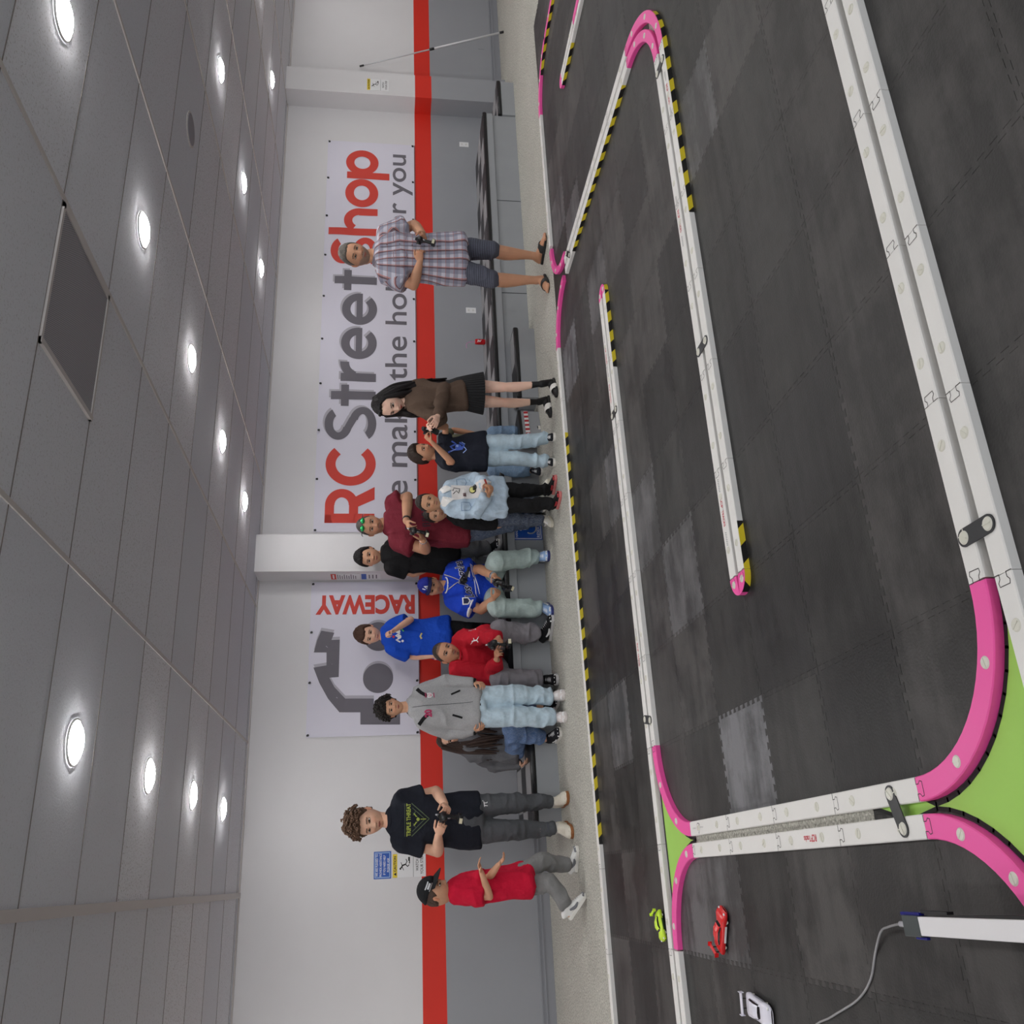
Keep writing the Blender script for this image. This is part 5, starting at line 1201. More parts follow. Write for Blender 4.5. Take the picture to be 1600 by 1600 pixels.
# measured joint positions in metres: r / l = the side toward the column / toward the low step
PEOPLE = {
 'plaid': {'her': [5.493, 7.013, -0.012], 'tor': [5.576, 6.754, -0.012], 'hel': [5.326, 6.962, -0.012], 'tol': [5.017, 6.752, -0.012], 'anr': [5.544, 6.948, 0.077], 'anl': [5.23, 6.909, 0.083], 'hir': [5.571, 6.929, 0.823], 'hil': [5.333, 6.929, 0.829], 'neck': [5.478, 6.929, 1.567], 'top': [5.51, 6.929, 1.935], 'chin': [5.416, 6.929, 1.638], 'shr': [5.719, 6.929, 1.533], 'shl': [5.232, 6.929, 1.524], 'elr': [5.819, 6.909, 1.236], 'wrr': [5.635, 6.801, 1.162], 'har': [5.543, 6.75, 1.141], 'knr': [5.551, 6.9, 0.5], 'ell': [5.116, 6.909, 1.246], 'wrl': [5.312, 6.822, 1.189], 'hal': [5.374, 6.735, 1.197], 'knl': [5.202, 6.88, 0.516], 'H': 1.947},
 'woman': {'her': [4.127, 6.887, -0.012], 'tor': [3.915, 6.771, -0.012], 'hel': [4.104, 7.172, -0.012], 'tol': [3.841, 7.098, -0.012], 'anr': [4.066, 6.858, 0.114], 'anl': [4.05, 7.154, 0.091], 'hir': [4.114, 7.006, 0.814], 'hil': [3.969, 7.006, 0.818], 'neck': [3.938, 7.006, 1.28], 'top': [3.93, 7.006, 1.589], 'chin': [3.859, 7.006, 1.331], 'shr': [4.122, 7.006, 1.228], 'shl': [3.862, 7.006, 1.23], 'elr': [4.001, 6.876, 0.985], 'wrr': [3.639, 6.706, 1.057], 'har': [3.544, 6.666, 1.082], 'knr': [4.049, 6.9, 0.439], 'ell': [3.735, 6.906, 1.011], 'wrl': [3.589, 6.786, 1.097], 'hal': [3.548, 6.746, 1.132], 'knl': [3.975, 7.048, 0.442], 'H': 1.601},
 'navyboy': {'her': [3.703, 7.185, -0.012], 'tor': [3.59, 6.928, -0.012], 'hel': [3.494, 7.265, -0.012], 'tol': [3.352, 7.02, -0.012], 'anr': [3.663, 7.121, 0.031], 'anl': [3.464, 7.204, 0.03], 'hir': [3.615, 7.163, 0.642], 'hil': [3.468, 7.163, 0.647], 'neck': [3.494, 7.163, 1.024], 'top': [3.522, 7.163, 1.284], 'chin': [3.551, 7.163, 1.046], 'shr': [3.615, 7.163, 0.987], 'shl': [3.413, 7.163, 0.991], 'elr': [3.731, 7.063, 0.968], 'wrr': [3.632, 6.903, 1.08], 'har': [3.596, 6.873, 1.126], 'knr': [3.616, 7.116, 0.328], 'ell': [3.364, 7.033, 0.922], 'wrl': [3.484, 6.893, 1.099], 'hal': [3.516, 6.873, 1.143], 'knl': [3.47, 7.157, 0.33], 'H': 1.296},
 'denim': {'her': [3.207, 7.239, -0.012], 'tor': [3.266, 7.118, -0.012], 'hel': [3.002, 7.122, -0.012], 'tol': [3.063, 6.912, -0.012], 'anr': [3.193, 7.209, 0.041], 'anl': [2.991, 7.07, 0.038], 'hir': [3.146, 7.139, 0.514], 'hil': [3.006, 7.139, 0.52], 'neck': [3.063, 7.139, 0.983], 'top': [3.055, 7.139, 1.237], 'chin': [2.997, 7.139, 1.006], 'shr': [3.198, 7.139, 0.941], 'shl': [2.943, 7.139, 0.935], 'elr': [3.252, 7.119, 0.727], 'wrr': [3.111, 6.939, 0.649], 'har': [3.075, 6.899, 0.627], 'knr': [3.146, 7.149, 0.273], 'ell': [2.916, 7.099, 0.728], 'wrl': [3.004, 6.939, 0.625], 'hal': [3.034, 6.899, 0.606], 'knl': [2.976, 7.08, 0.292], 'H': 1.249},
 'behind': {'her': [3.324, 7.573, -0.012], 'tor': [3.364, 7.412, -0.012], 'hel': [3.005, 7.518, -0.012], 'tol': [2.823, 7.312, -0.012], 'anr': [3.324, 7.52, 0.06], 'anl': [3.005, 7.48, 0.06], 'hir': [3.151, 7.5, 0.531], 'hil': [3.012, 7.5, 0.536], 'neck': [3.085, 7.5, 0.914], 'top': [3.072, 7.5, 1.152], 'chin': [3.054, 7.5, 0.944], 'shr': [3.18, 7.5, 0.865], 'shl': [2.992, 7.5, 0.875], 'elr': [3.268, 7.597, 0.713], 'wrr': [3.269, 7.553, 0.538], 'har': [3.257, 7.524, 0.482], 'knr': [3.178, 7.487, 0.3], 'ell': [3.004, 7.61, 0.708], 'wrl': [2.968, 7.58, 0.529], 'hal': [2.952, 7.541, 0.481], 'knl': [2.999, 7.467, 0.312], 'H': 1.164},
 'maroon': {'her': [3.286, 7.87, -0.012], 'tor': [3.209, 7.624, -0.012], 'hel': [3.15, 7.97, -0.012], 'tol': [3.031, 7.736, -0.012], 'anr': [3.286, 7.88, 0.06], 'anl': [3.15, 7.84, 0.06], 'hir': [3.247, 7.86, 0.752], 'hil': [3.025, 7.86, 0.759], 'neck': [3.12, 7.86, 1.46], 'top': [3.113, 7.86, 1.768], 'chin': [3.075, 7.86, 1.49], 'shr': [3.336, 7.86, 1.437], 'shl': [2.922, 7.86, 1.4], 'elr': [3.364, 7.8, 1.287], 'wrr': [3.02, 7.56, 1.306], 'har': [2.912, 7.52, 1.273], 'knr': [3.252, 7.834, 0.355], 'ell': [2.83, 7.8, 1.125], 'wrl': [2.829, 7.56, 1.158], 'hal': [2.869, 7.52, 1.176], 'knl': [3.092, 7.814, 0.364], 'H': 1.78},
 'blackboy': {'her': [3.038, 8.32, 0.38], 'tor': [3.031, 8.12, 0.38], 'hel': [2.863, 8.32, 0.38], 'tol': [2.78, 8.12, 0.38], 'anr': [3.027, 8.27, 0.471], 'anl': [2.845, 8.27, 0.459], 'hir': [3.027, 8.27, 0.852], 'hil': [2.867, 8.27, 0.856], 'neck': [2.961, 8.27, 1.495], 'top': [2.949, 8.27, 1.784], 'chin': [2.902, 8.27, 1.52], 'shr': [3.061, 8.27, 1.459], 'shl': [2.797, 8.27, 1.458], 'elr': [3.135, 8.379, 1.257], 'wrr': [3.104, 8.35, 1.068], 'har': [3.098, 8.37, 1.003], 'knr': [2.996, 8.242, 0.666], 'ell': [2.774, 8.341, 1.228], 'wrl': [2.835, 8.35, 1.059], 'hal': [2.882, 8.37, 0.994], 'knl': [2.837, 8.242, 0.67], 'H': 1.404},
 'angeles': {'her': [2.803, 7.963, -0.012], 'tor': [2.679, 7.543, -0.012], 'hel': [2.31, 7.93, -0.012], 'tol': [2.127, 7.588, -0.012], 'anr': [2.769, 7.83, 0.073], 'anl': [2.269, 7.83, 0.067], 'hir': [2.651, 8.14, 0.47], 'hil': [2.522, 8.14, 0.47], 'neck': [2.558, 8.04, 0.896], 'top': [2.585, 8.02, 1.173], 'chin': [2.495, 8.02, 0.947], 'shr': [2.704, 8.04, 0.881], 'shl': [2.414, 8.04, 0.875], 'elr': [2.68, 7.916, 0.613], 'wrr': [2.546, 7.723, 0.507], 'har': [2.492, 7.652, 0.476], 'knr': [2.687, 7.72, 0.478], 'ell': [2.301, 7.982, 0.608], 'wrl': [2.332, 7.739, 0.526], 'hal': [2.369, 7.665, 0.48], 'knl': [2.266, 7.805, 0.48], 'H': 1.72},
 'bluetee': {'her': [2.23, 8.46, 0.38], 'tor': [2.195, 8.26, 0.38], 'hel': [2.083, 8.46, 0.38], 'tol': [2.021, 8.26, 0.38], 'anr': [2.223, 8.41, 0.469], 'anl': [2.071, 8.41, 0.475], 'hir': [2.236, 8.41, 0.941], 'hil': [2.073, 8.41, 0.944], 'neck': [2.182, 8.41, 1.498], 'top': [2.223, 8.41, 1.769], 'chin': [2.157, 8.41, 1.522], 'shr': [2.294, 8.41, 1.456], 'shl': [2.044, 8.41, 1.455], 'elr': [2.308, 8.31, 1.25], 'wrr': [2.166, 8.19, 1.42], 'har': [2.141, 8.16, 1.468], 'knr': [2.219, 8.382, 0.696], 'ell': [1.985, 8.466, 1.23], 'wrl': [1.969, 8.385, 1.039], 'hal': [1.962, 8.335, 0.981], 'knl': [2.068, 8.382, 0.7], 'H': 1.389},
 'redman': {'her': [2.02, 8.041, -0.012], 'tor': [2.152, 7.849, -0.012], 'hel': [1.62, 8.018, -0.012], 'tol': [1.539, 7.653, -0.012], 'anr': [2.028, 7.83, 0.118], 'anl': [1.607, 7.83, 0.108], 'hir': [1.96, 8.14, 0.47], 'hil': [1.827, 8.14, 0.47], 'neck': [1.842, 7.94, 0.803], 'top': [1.931, 7.9, 1.08], 'chin': [1.856, 7.9, 0.811], 'shr': [2.02, 7.94, 0.833], 'shl': [1.733, 7.94, 0.863], 'elr': [2.007, 7.744, 0.608], 'wrr': [1.912, 7.516, 0.523], 'har': [1.858, 7.437, 0.518], 'knr': [2.028, 7.719, 0.483], 'ell': [1.664, 7.895, 0.536], 'wrl': [1.752, 7.649, 0.525], 'hal': [1.788, 7.562, 0.54], 'knl': [1.604, 7.777, 0.483], 'H': 1.74},
 'varsity': {'her': [1.419, 7.636, -0.012], 'tor': [1.391, 7.376, -0.012], 'hel': [1.235, 7.615, -0.012], 'tol': [1.198, 7.365, -0.012], 'anr': [1.409, 7.571, 0.073], 'anl': [1.226, 7.552, 0.061], 'hir': [1.401, 7.562, 0.72], 'hil': [1.261, 7.562, 0.724], 'neck': [1.355, 7.562, 1.259], 'top': [1.347, 7.562, 1.55], 'chin': [1.346, 7.562, 1.328], 'shr': [1.472, 7.562, 1.22], 'shl': [1.206, 7.562, 1.207], 'elr': [1.55, 7.549, 0.961], 'wrr': [1.52, 7.478, 0.74], 'har': [1.505, 7.412, 0.687], 'knr': [1.42, 7.535, 0.394], 'ell': [1.145, 7.656, 0.963], 'wrl': [1.142, 7.575, 0.743], 'hal': [1.141, 7.507, 0.691], 'knl': [1.242, 7.526, 0.404], 'H': 1.562},
 'greytop': {'her': [1.364, 7.947, -0.012], 'tor': [1.404, 7.736, -0.012], 'hel': [1.073, 8.193, -0.012], 'tol': [1.123, 7.844, -0.012], 'anr': [1.371, 7.83, 0.186], 'anl': [1.098, 7.83, 0.117], 'hir': [1.133, 8.1, 0.33], 'hil': [1.048, 8.1, 0.33], 'neck': [1.116, 8.08, 0.812], 'top': [1.133, 8.076, 1.038], 'chin': [1.16, 8.076, 0.811], 'shr': [1.226, 8.08, 0.757], 'shl': [1.025, 8.08, 0.74], 'elr': [1.275, 8.25, 0.542], 'wrr': [1.241, 8.063, 0.39], 'har': [1.244, 7.976, 0.372], 'knr': [1.365, 7.796, 0.435], 'ell': [0.924, 8.215, 0.519], 'wrl': [0.915, 8.16, 0.277], 'hal': [0.926, 8.079, 0.242], 'knl': [1.162, 7.728, 0.409], 'H': 1.62},
 'navyman': {'her': [0.554, 7.817, -0.012], 'tor': [0.593, 7.486, -0.012], 'hel': [0.359, 7.717, -0.012], 'tol': [0.286, 7.442, -0.012], 'anr': [0.557, 7.734, 0.096], 'anl': [0.345, 7.648, 0.098], 'hir': [0.535, 7.691, 0.774], 'hil': [0.351, 7.691, 0.779], 'neck': [0.462, 7.691, 1.431], 'top': [0.466, 7.691, 1.778], 'chin': [0.434, 7.691, 1.472], 'shr': [0.628, 7.691, 1.369], 'shl': [0.289, 7.691, 1.369], 'elr': [0.681, 7.732, 1.069], 'wrr': [0.559, 7.5, 1.011], 'har': [0.518, 7.412, 0.992], 'knr': [0.56, 7.677, 0.418], 'ell': [0.208, 7.697, 1.063], 'wrl': [0.323, 7.454, 1.068], 'hal': [0.38, 7.377, 1.047], 'knl': [0.344, 7.634, 0.435], 'H': 1.79},
 'walker': {'her': [0.029, 7.411, -0.012], 'tor': [0.19, 7.298, -0.012], 'hel': [-0.323, 7.173, 0.107], 'tol': [-0.18, 7.173, -0.012], 'anr': [0.055, 7.383, 0.053], 'anl': [-0.238, 7.173, 0.134], 'hir': [-0.001, 7.278, 0.45], 'hil': [-0.078, 7.278, 0.439], 'neck': [-0.092, 7.278, 0.97], 'top': [-0.084, 7.278, 1.219], 'chin': [-0.03, 7.278, 0.973], 'shr': [-0.033, 7.278, 0.901], 'shl': [-0.132, 7.278, 0.884], 'elr': [0.002, 7.213, 0.702], 'wrr': [0.082, 7.056, 0.649], 'har': [0.119, 7.011, 0.615], 'knr': [0.088, 7.306, 0.287], 'ell': [-0.134, 7.152, 0.714], 'wrl': [0.04, 7.131, 0.772], 'hal': [0.094, 7.095, 0.793], 'knl': [-0.056, 7.201, 0.244], 'H': 1.231},
 'hidden': {'her': [4.148, 7.929, -0.012], 'tor': [4.077, 7.75, -0.012], 'hel': [3.779, 8.07, -0.012], 'tol': [3.701, 7.934, -0.012], 'anr': [4.103, 7.83, 0.058], 'anl': [3.666, 7.83, 0.083], 'hir': [4.162, 8.2, 0.45], 'hil': [4.0, 8.2, 0.45], 'neck': [4.051, 8.2, 0.958], 'top': [4.033, 8.2, 1.192], 'chin': [4.021, 8.2, 0.997], 'shr': [4.212, 8.2, 0.929], 'shl': [3.993, 8.2, 0.933], 'elr': [4.36, 8.337, 0.797], 'wrr': [4.315, 8.315, 0.585], 'har': [4.281, 8.29, 0.521], 'knr': [4.092, 7.865, 0.428], 'ell': [4.03, 8.36, 0.757], 'wrl': [3.983, 8.289, 0.565], 'hal': [3.989, 8.224, 0.524], 'knl': [3.73, 7.991, 0.429], 'H': 1.4},
}

MW = M_whiteink
def new(key, label, yaw, pitch, skin, b=1., wk=1., dk=1., roll=None, belly=0, **hd):
    p = Person(key, label, PEOPLE[key], skin, b, wk, dk); p.belly = belly; p.face_setup(yaw, pitch, roll); p.head(**hd); return p
def collar(p, m, r=.040, z=0.0, w_=.012):
    """neckband: a thin ring of cloth round the neck"""
    c = p.neck+np.array([0, -.006, .002+z])*p.H; fw = nrm(np.cross(p.rv, up3())); R_ = r*p.H*p.b*1.02
    pts = [c+p.rv*math.cos(q)*R_+fw*math.sin(q)*R_*1.05-up3()*(.012*p.H*(math.sin(q)+.2)) for q in np.linspace(0, 2*math.pi, 33)]
    return mk('collar', *sweep(pts, w_*p.H*.42, n=10, cap=.1, ref=(0, 0, 1)), m, p.root, smooth=True)
def mid(p): return (p.J['har']+p.J['hal'])/2
def sleeve_band(p, m, q, f0, r=.047, w_=.018, name='sleeve_band', seg='ue', parent=None):
    a, b_ = (p.J['sh'+q]+(p.neck*[1, 1, 0]-p.J['sh'+q]*[1, 1, 0])*.10-up3()*.008*p.H, p.J['el'+q]) if seg == 'ue' else (p.J['el'+q], p.J['wr'+q]); c = a+(b_-a)*f0
    return p.ring(name, m, c, b_-a, r*p.H, r*p.H, w_*p.H, parent or p.parts['shirt'][0])
def blob(pts, s_=1.): return poly2([(a*s_, b*s_) for a, b in pts])

# 1 plaid shirt man
p = new('plaid', 'person in a plaid shirt and grey shorts holding a controller, wearing black sandals', -24, 12, 'tan', 1.0, 1.0, 1.12, belly=.012, beard=.75, beardc=(122, 112, 104), brow=(70, 56, 46), lid=1)
p.body((52, 55), feet=True); p.shirt(plaid_mat(), sleeve=.72, hem=-.08, sw=1.95, box_=.6, fit_=1.1, flare=.05, amp=.008)
p.trousers(stripes_short_mat(), .054, .044, to=.03, name='shorts'); 
o = p.parts['shirt'][0]
M_pl = MATS.get('x') or o.data.materials[0]
p.ring('collar', M_pl, p.neck+np.array([.0, -.01, -.012])*p.H, (0, -.35, 1), .047*p.H, .046*p.H, .02*p.H, o, ref=(1, 0, 0))
p.decal('shirt', long_line([(0, .30), (.0, -.26)], .004), mat('placket_line', (90, 60, 64), .8), p.P(.55), name='placket')
for dx in (-.105, .105): p.decal('shirt', long_line([(-.055, .05), (.055, .05), (.055, -.06), (0, -.075), (-.055, -.06), (-.055, .05)], .006), mat('pocket_edge', (150, 120, 128), .8), p.P(.72, dx), name='pocket')
for k in range(5): p.decal('shirt', disc2((0.008, 0), .006, 8), mat('button_dark', (60, 56, 66), .4), p.P(.86-.15*k), name='button', lift=.005)
p.hair((96, 90, 84), .035, 'straight', .012, line=-.02, top=.02, burn=-.06)
p.shoes(mat('sandal_black', (38, 40, 40), .6), mat('sandal_sole', (32, 33, 34), .7), slide=True)
radio('black controller held by the plaid shirt man', mid(p)+np.array([.0, -.05, -.02]), (-.5, -1, .1), (.25, 0, 1), 1.05)
# 2 brown sweater woman
p = new('woman', 'person with long black hair in a brown sweater and pleated black skirt', -60, 26, 'pale', .82, .95, .95, lips=(186, 60, 66), brow=(30, 24, 22), jaw=1.15, lid=1)
p.rv = nrm(np.array([.62, .62, 0])); p.socks = ((20, 20, 22), .09)
p.body((16, 30)); br = heather_mat('brown', (92, 76, 66), .08)
p.shirt(br, hem=-.02, sw=1.75, infl=.02, box_=.5, flare=.08, long=True, amp=.010, cuff=1.1)
collar(p, br, .040); sleeve_band(p, br, 'r', .93, .024, .03, 'cuff', 'ew')
V = []; F = []; n = 180; hz = (p.J['knr'][2]*.55+p.hip[2]*.45)
fw_ = nrm(np.cross(p.rv, up3()))
for k, (z, a, b_) in enumerate(((p.hip[2]+.16, .125, .095), (p.hip[2]+.05, .165, .135), (p.hip[2]-.06, .19, .16), (hz+.02, .215, .185))):
    for i in range(n):
        q = 2*math.pi*i/n; pl = 1+.028*k/3*(1 if (i//2) % 2 else -1)+.02*(k/3)*math.sin(5*q); c = p.hip+np.array([.0, .0, 0]); v = c+p.rv*math.cos(q)*a*pl+fw_*math.sin(q)*b_*pl; V.append((v[0], v[1], z))
for k in range(3):
    for i in range(n): F.append((k*n+i, k*n+(i+1) % n, (k+1)*n+(i+1) % n, (k+1)*n+i))
F.append(tuple(range(n))[::-1]); mk('pleated_skirt', V, F, mat('skirt_black', (22, 22, 25), .8), p.root, smooth=False)
p.hair((24, 20, 21), .05, 'straight', .015, line=.03, back=-.5, burn=-.22)
hx_, hn = p.H2W, p.neck
e1 = p.J['shr']+np.array([.06, .06, -.26]); e2 = p.neck+np.array([.10, .13, -.38])
p.locks((24, 20, 21), [e1, e2, p.J['shr']+np.array([.02, .05, -.12]), p.neck+np.array([-.02, .12, -.10]), p.neck+np.array([.05, .14, -.2])], ([(.22, -.15, .3), (.0, -.35, .2), (.3, .05, .2), (-.3, .12, .15), (.1, -.3, .35)], [(.38, -.2, -.3), (.1, -.42, -.35), (.36, .06, -.3), (-.30, .12, -.35), (.2, -.4, -.3)]), .11, 11, jit=.03)
gl = mat('glasses_black', (14, 14, 16), .1)
for q in (1, -1): mk('sunglasses', *[*(lambda VF: (p.H2W(VF[0]+np.array([q*.14, .24, .42])), VF[1]))(ball((0, 0, 0), (.105, .06, .07), 16, 8))], gl, p.root, smooth=True)
p.shoes(mat('sandal_white', (224, 222, 218), .6), mat('sandal_dark', (26, 26, 28), .6), slide=True)
# 3 kid hidden behind
p = new('hidden', 'person in blue jeans mostly hidden behind the child in the navy t-shirt', 0, 0, 'tan', .8, brow=(40, 30, 26))
p.body((20, 20)); p.shirt(fab('olive_red', (98, 96, 78)), hem=0, sw=1.6, sleeve=.7); p.trousers(denim_mat('mid', (96, 128, 160)), .052, .046, .04); p.hair((52, 36, 28), .05)
p.shoes(fab('shoe_dark', (30, 32, 40)), M_sole, MW)
# 4 navy t-shirt child
p = new('navyboy', 'person in a navy t-shirt and light jeans raising a controller beside their face', 24, 4, 'tan', .86, brow=(34, 26, 22), lips=(176, 100, 92))
p.body((50, 48)); sh = p.shirt(fab('navy', (34, 37, 48)), hem=-.08, sw=1.75, sleeve=.55, box_=.6, flare=.08, infl=.014)
lj = denim_mat('light', (176, 198, 212)); p.trousers(lj, .056, .049, .043, amp=.011)
bl = mat('print_blue', (66, 96, 190), .6); bl2 = mat('print_pale_blue', (150, 176, 232), .6)
p.decal('shirt', cat([long_line([(-.06, .07), (-.03, .02), (.0, .05), (.03, .0), (.06, .04)], .016), long_line([(-.03, .02), (-.02, -.05), (.02, -.07), (.05, -.03)], .018), disc2((.0, -.02), .030, 14)]), bl, p.P(.58, .02), name='print')
p.decal('shirt', cat([long_line([(-.06, -.06), (-.03, -.09), (.0, -.07)], .008), long_line([(.03, -.08), (.055, -.05)], .008), long_line([(-.05, .05), (-.02, .0)], .006), disc2((.01, -.01), .012, 10)]), bl2, p.P(.58, .02), lift=.0045, name='print')
p.hair((44, 32, 26), .10, 'straight', .02, line=.0, top=.08, side_=-.02, burn=-.02)
p.shoes(fab('shoe_black', (26, 27, 32)), M_sole, MW)
radio('black controller raised by the child in the navy t-shirt', mid(p)+np.array([.015, -.03, -.01]), (.1, -.7, .75), (.3, .3, .6), .9)
# 5 denim jacket child
p = new('denim', 'person in a light denim jacket over a white printed t-shirt and black trousers', -14, 5, 'olive', .88, brow=(34, 26, 22), lips=(180, 110, 100))
p.body((38, 38)); dj = denim_mat('jacket', (172, 192, 210)); p.trousers(fab('black', (22, 22, 24)), .055, .047, .042, amp=.012)
p.shirt(dj, hem=-.10, sw=2.0, infl=.026, box_=.7, flare=.03, long=True, cuff=1.7, amp=.012, sc_=10)
V, F = grid_shape(.13, .36, 6, 14); V[:, 0] *= .72+.9*(V[:, 1]+.18)/.36*.45; p.decal('shirt', (V, F), fab('white_tee', (222, 218, 216), bump=.1), p.P(.48, .015), lift=.004, name='undershirt')
for sg in (-1, 1): p.decal('shirt', (lambda VF: (VF[0], VF[1]))(poly2([(sg*.015, .05), (sg*.075, .075), (sg*.10, .03), (sg*.05, -.05)])), fab('hood_white', (232, 230, 228)), p.P(.90, .0), lift=.010, name='hood')
o = p.parts['shirt'][0]
for (VF, m, t_, dx) in ((cat([long_line([(-.03, .03), (.0, .0), (-.025, -.02), (.02, -.03), (.03, .02), (.0, .03)], .007)]), M_black, .76, .03), (T('BR', .035, .028, .04), mat('print_maroon', (80, 26, 34), .6), .62, -.012), (cat([disc2((0, 0), .032, 14)]), M_black, .47, .032), (cat([disc2((.002, .004), .024, 12)]), mat('print_yellow', (226, 222, 140), .6), .47, .032), (long_line([(-.02, .01), (.0, -.008), (.02, .002), (.04, .01)], .016), mat('print_red2', (170, 54, 50), .6), .26, .03)):
    p.decal('shirt', VF, m, p.P(t_, dx), lift=.006+(.001 if 'yellow' in m.name else 0), name='print')
p.decal('shirt', long_line([(-.035, .03), (.035, .03), (.035, -.04), (0, -.055), (-.035, -.04), (-.035, .03)], .005), mat('stitch_blue', (110, 134, 164), .8), p.P(.62, -.115), name='pocket')
p.decal('shirt', long_line([(-.035, .03), (.035, .03), (.035, -.04), (0, -.055), (-.035, -.04), (-.035, .03)], .005), mat('stitch_blue', (110, 134, 164), .8), p.P(.68, .115), name='pocket')
p.hair((40, 32, 28), .035, 'straight', .012, top=.03, burn=-.02)
p.shoes(fab('shoe_black2', (22, 22, 24)), mat('sole_redwhite', (206, 120, 118), .6), mat('lace_black', (30, 30, 32), .7), mat('panel_red', (170, 38, 48), .5), L=.17)
# 6 child behind the denim jacket
p = new('behind', 'person in a black t-shirt and dark jeans peeking out behind the denim jacket child', -12, 4, 'mid', .82, brow=(34, 26, 22))
p.body((8, 12)); p.shirt(fab('black_tee', (24, 24, 26)), hem=-.08, sw=1.7, sleeve=.75); p.trousers(denim_mat('dark', (36, 50, 76)), .052, .046, .040, amp=.011); p.hair((36, 28, 25), .06, 'straight', .015)
p.shoes(fab('shoe_cream', (222, 218, 206)), mat('sole_cream', (214, 208, 190), .6), MW, L=.17)
# 7 maroon t-shirt man
p = new('maroon', 'person in a maroon t-shirt with green mirrored glasses on their head, holding a controller', -18, 12, 'tan', 1.16, 1.12, 1.3, belly=.03, beard=.35, beardc=(86, 70, 62), stache=.8, stubble=.5, brow=(30, 24, 22), lid=0)
p.body((40, 45)); p.shirt(fab('maroon', (112, 34, 48)), hem=-.04, sw=1.75, sleeve=.55, infl=.014, box_=.5, flare=.02); collar(p, fab('maroon', (112, 34, 48)), .042, 0, .010)
p.trousers(denim_mat('navy', (44, 62, 92)), .056, .046, .036); dk = mat('print_dark', (58, 34, 48), .8)
for t_, dx_, n_ in ((.72, .02, 6), (.50, .04, 5)): p.decal('shirt', cat([long_line([(-.14+.05*i, -.035), (-.14+.05*i, .035), (-.118+.05*i, .035), (-.118+.05*i, -.03)], .012) for i in range(n_)]), dk, p.P(t_, dx_), name='print')
p.shoes(fab('shoe_grey', (120, 122, 128)), M_sole, MW)
p.hair((66, 60, 58), .012, 'short', .006, line=.0, burn=.0)
lens = mat('mirror_lens', (60, 190, 110), .12, metal=.85)
for q in (1, -1):
    g_ = mk('sunglasses', p.H2W(ball((0, 0, 0), (.108, .045, .075), 16, 8)[0]+np.array([q*.135, .335, .35])), ball((0, 0, 0), 1, 16, 8)[1], lens, p.root, smooth=True)
    mk('glasses_arm', p.H2W(sweep([(q*.22, .31, .36), (q*.35, .13, .33), (q*.39, -.08, .26)], .014, n=8)[0]), sweep([(q*.22, .31, .36), (q*.35, .13, .33), (q*.39, -.08, .26)], .014, n=8)[1], gl, g_, smooth=True)
V, F = sweep([p.J['wrr']*.93+p.J['elr']*.07-nrm(p.J['wrr']-p.J['elr'])*.012, p.J['wrr']*.93+p.J['elr']*.07+nrm(p.J['wrr']-p.J['elr'])*.012], .036, n=18, cap=.1); mk('wristwatch', V, F, M_black, p.root, smooth=True)
V, F = sweep([p.J['wrl']-nrm(p.J['wrl']-p.J['ell'])*.004, p.J['wrl']+nrm(p.J['wrl']-p.J['ell'])*.004], .0345, n=18, cap=.1); mk('bracelet', V, F, M_metal, p.root, smooth=True)
radio('black and grey controller held by the maroon t-shirt man', mid(p)+np.array([-.01, -.06, -.02]), (-.6, -1, 0), (.3, 0, 1), 1.0)
# 8 black t-shirt boy on the platform
p = new('blackboy', 'person in a black t-shirt and grey sweatpants standing on the platform behind', -26, 4, 'mid', .95, brow=(24, 20, 18))
p.body((20, 20)); p.shirt(fab('black_tee', (24, 24, 26)), hem=-.10, sw=1.9, sleeve=.7, box_=.6, infl=.02, flare=.06); p.trousers(heather_mat('pants_grey', (112, 113, 116)), .060, .054, .042, amp=.013)
p.decal('trousers', cat([long_line([(-.02, .06), (.02, .02), (-.02, -.02), (.03, -.05), (.04, .0)], .016), disc2((.0, -.03), .02, 10)]), MW, p.J['hir']*.5+p.J['knr']*.5, name='print')
p.hair((26, 23, 24), .09, 'straight', .03, fringe=.05, burn=-.02); p.shoes(fab('shoe_black', (26, 27, 32)), M_sole, None, MW, L=.17)
# 9 blue jersey man, seated
p = new('angeles', 'person in a blue baseball jersey and cap seated on the platform holding a controller', -26, 13, 'tan', 1.08, 1.06, 1.1, belly=.02, stache=.55, beard=.35, beardc=(80, 62, 54), brow=(36, 28, 24), lid=1)
p.body((48, 50)); jb = fab('royal_blue', (28, 66, 190)); sh = p.shirt(jb, hem=-.02, sw=1.95, sleeve=.72, infl=.02, box_=.6, flare=.05, amp=.010)
p.trousers(denim_mat('sage', (158, 176, 172), .12), .058, .054, .044, amp=.013); collar(p, MW, .040, .006, .009)
for q in 'rl': sleeve_band(p, MW, q, .690, .0640, .008)
navy_ = mat('print_navy', (16, 26, 74), .6)
for (s_, ww, hh_, dx, dz) in (('Los', .13, .085, -.115, -.02), ('Angeles', .25, .10, .065, .03)):
    for bb, mm, lf in ((.055, MW, .0035), (.022, navy_, .0055)):
        V, F = text(s_, 1, bb, shear=.35); V0 = fit(text(s_, 1, .022, shear=.35)[0], ww, hh_); k = V0.max(0)[0]*2/(text(s_, 1, .022, shear=.35)[0].max(0)[0]-text(s_, 1, .022, shear=.35)[0].min(0)[0]); ky = hh_/(text(s_, 1, .022, shear=.35)[0].max(0)[1]-text(s_, 1, .022, shear=.35)[0].min(0)[1])
        V = V.copy(); V -= (V.min(0)+V.max(0))/2; V[:, 0] *= k; V[:, 1] *= ky; p.decal('shirt', (V, F), mm, p.P(.62, dx)+np.array([0, 0, dz]), lift=lf, right=nrm(p.rv+np.array([0, 0, .22])), name='jersey_lettering')
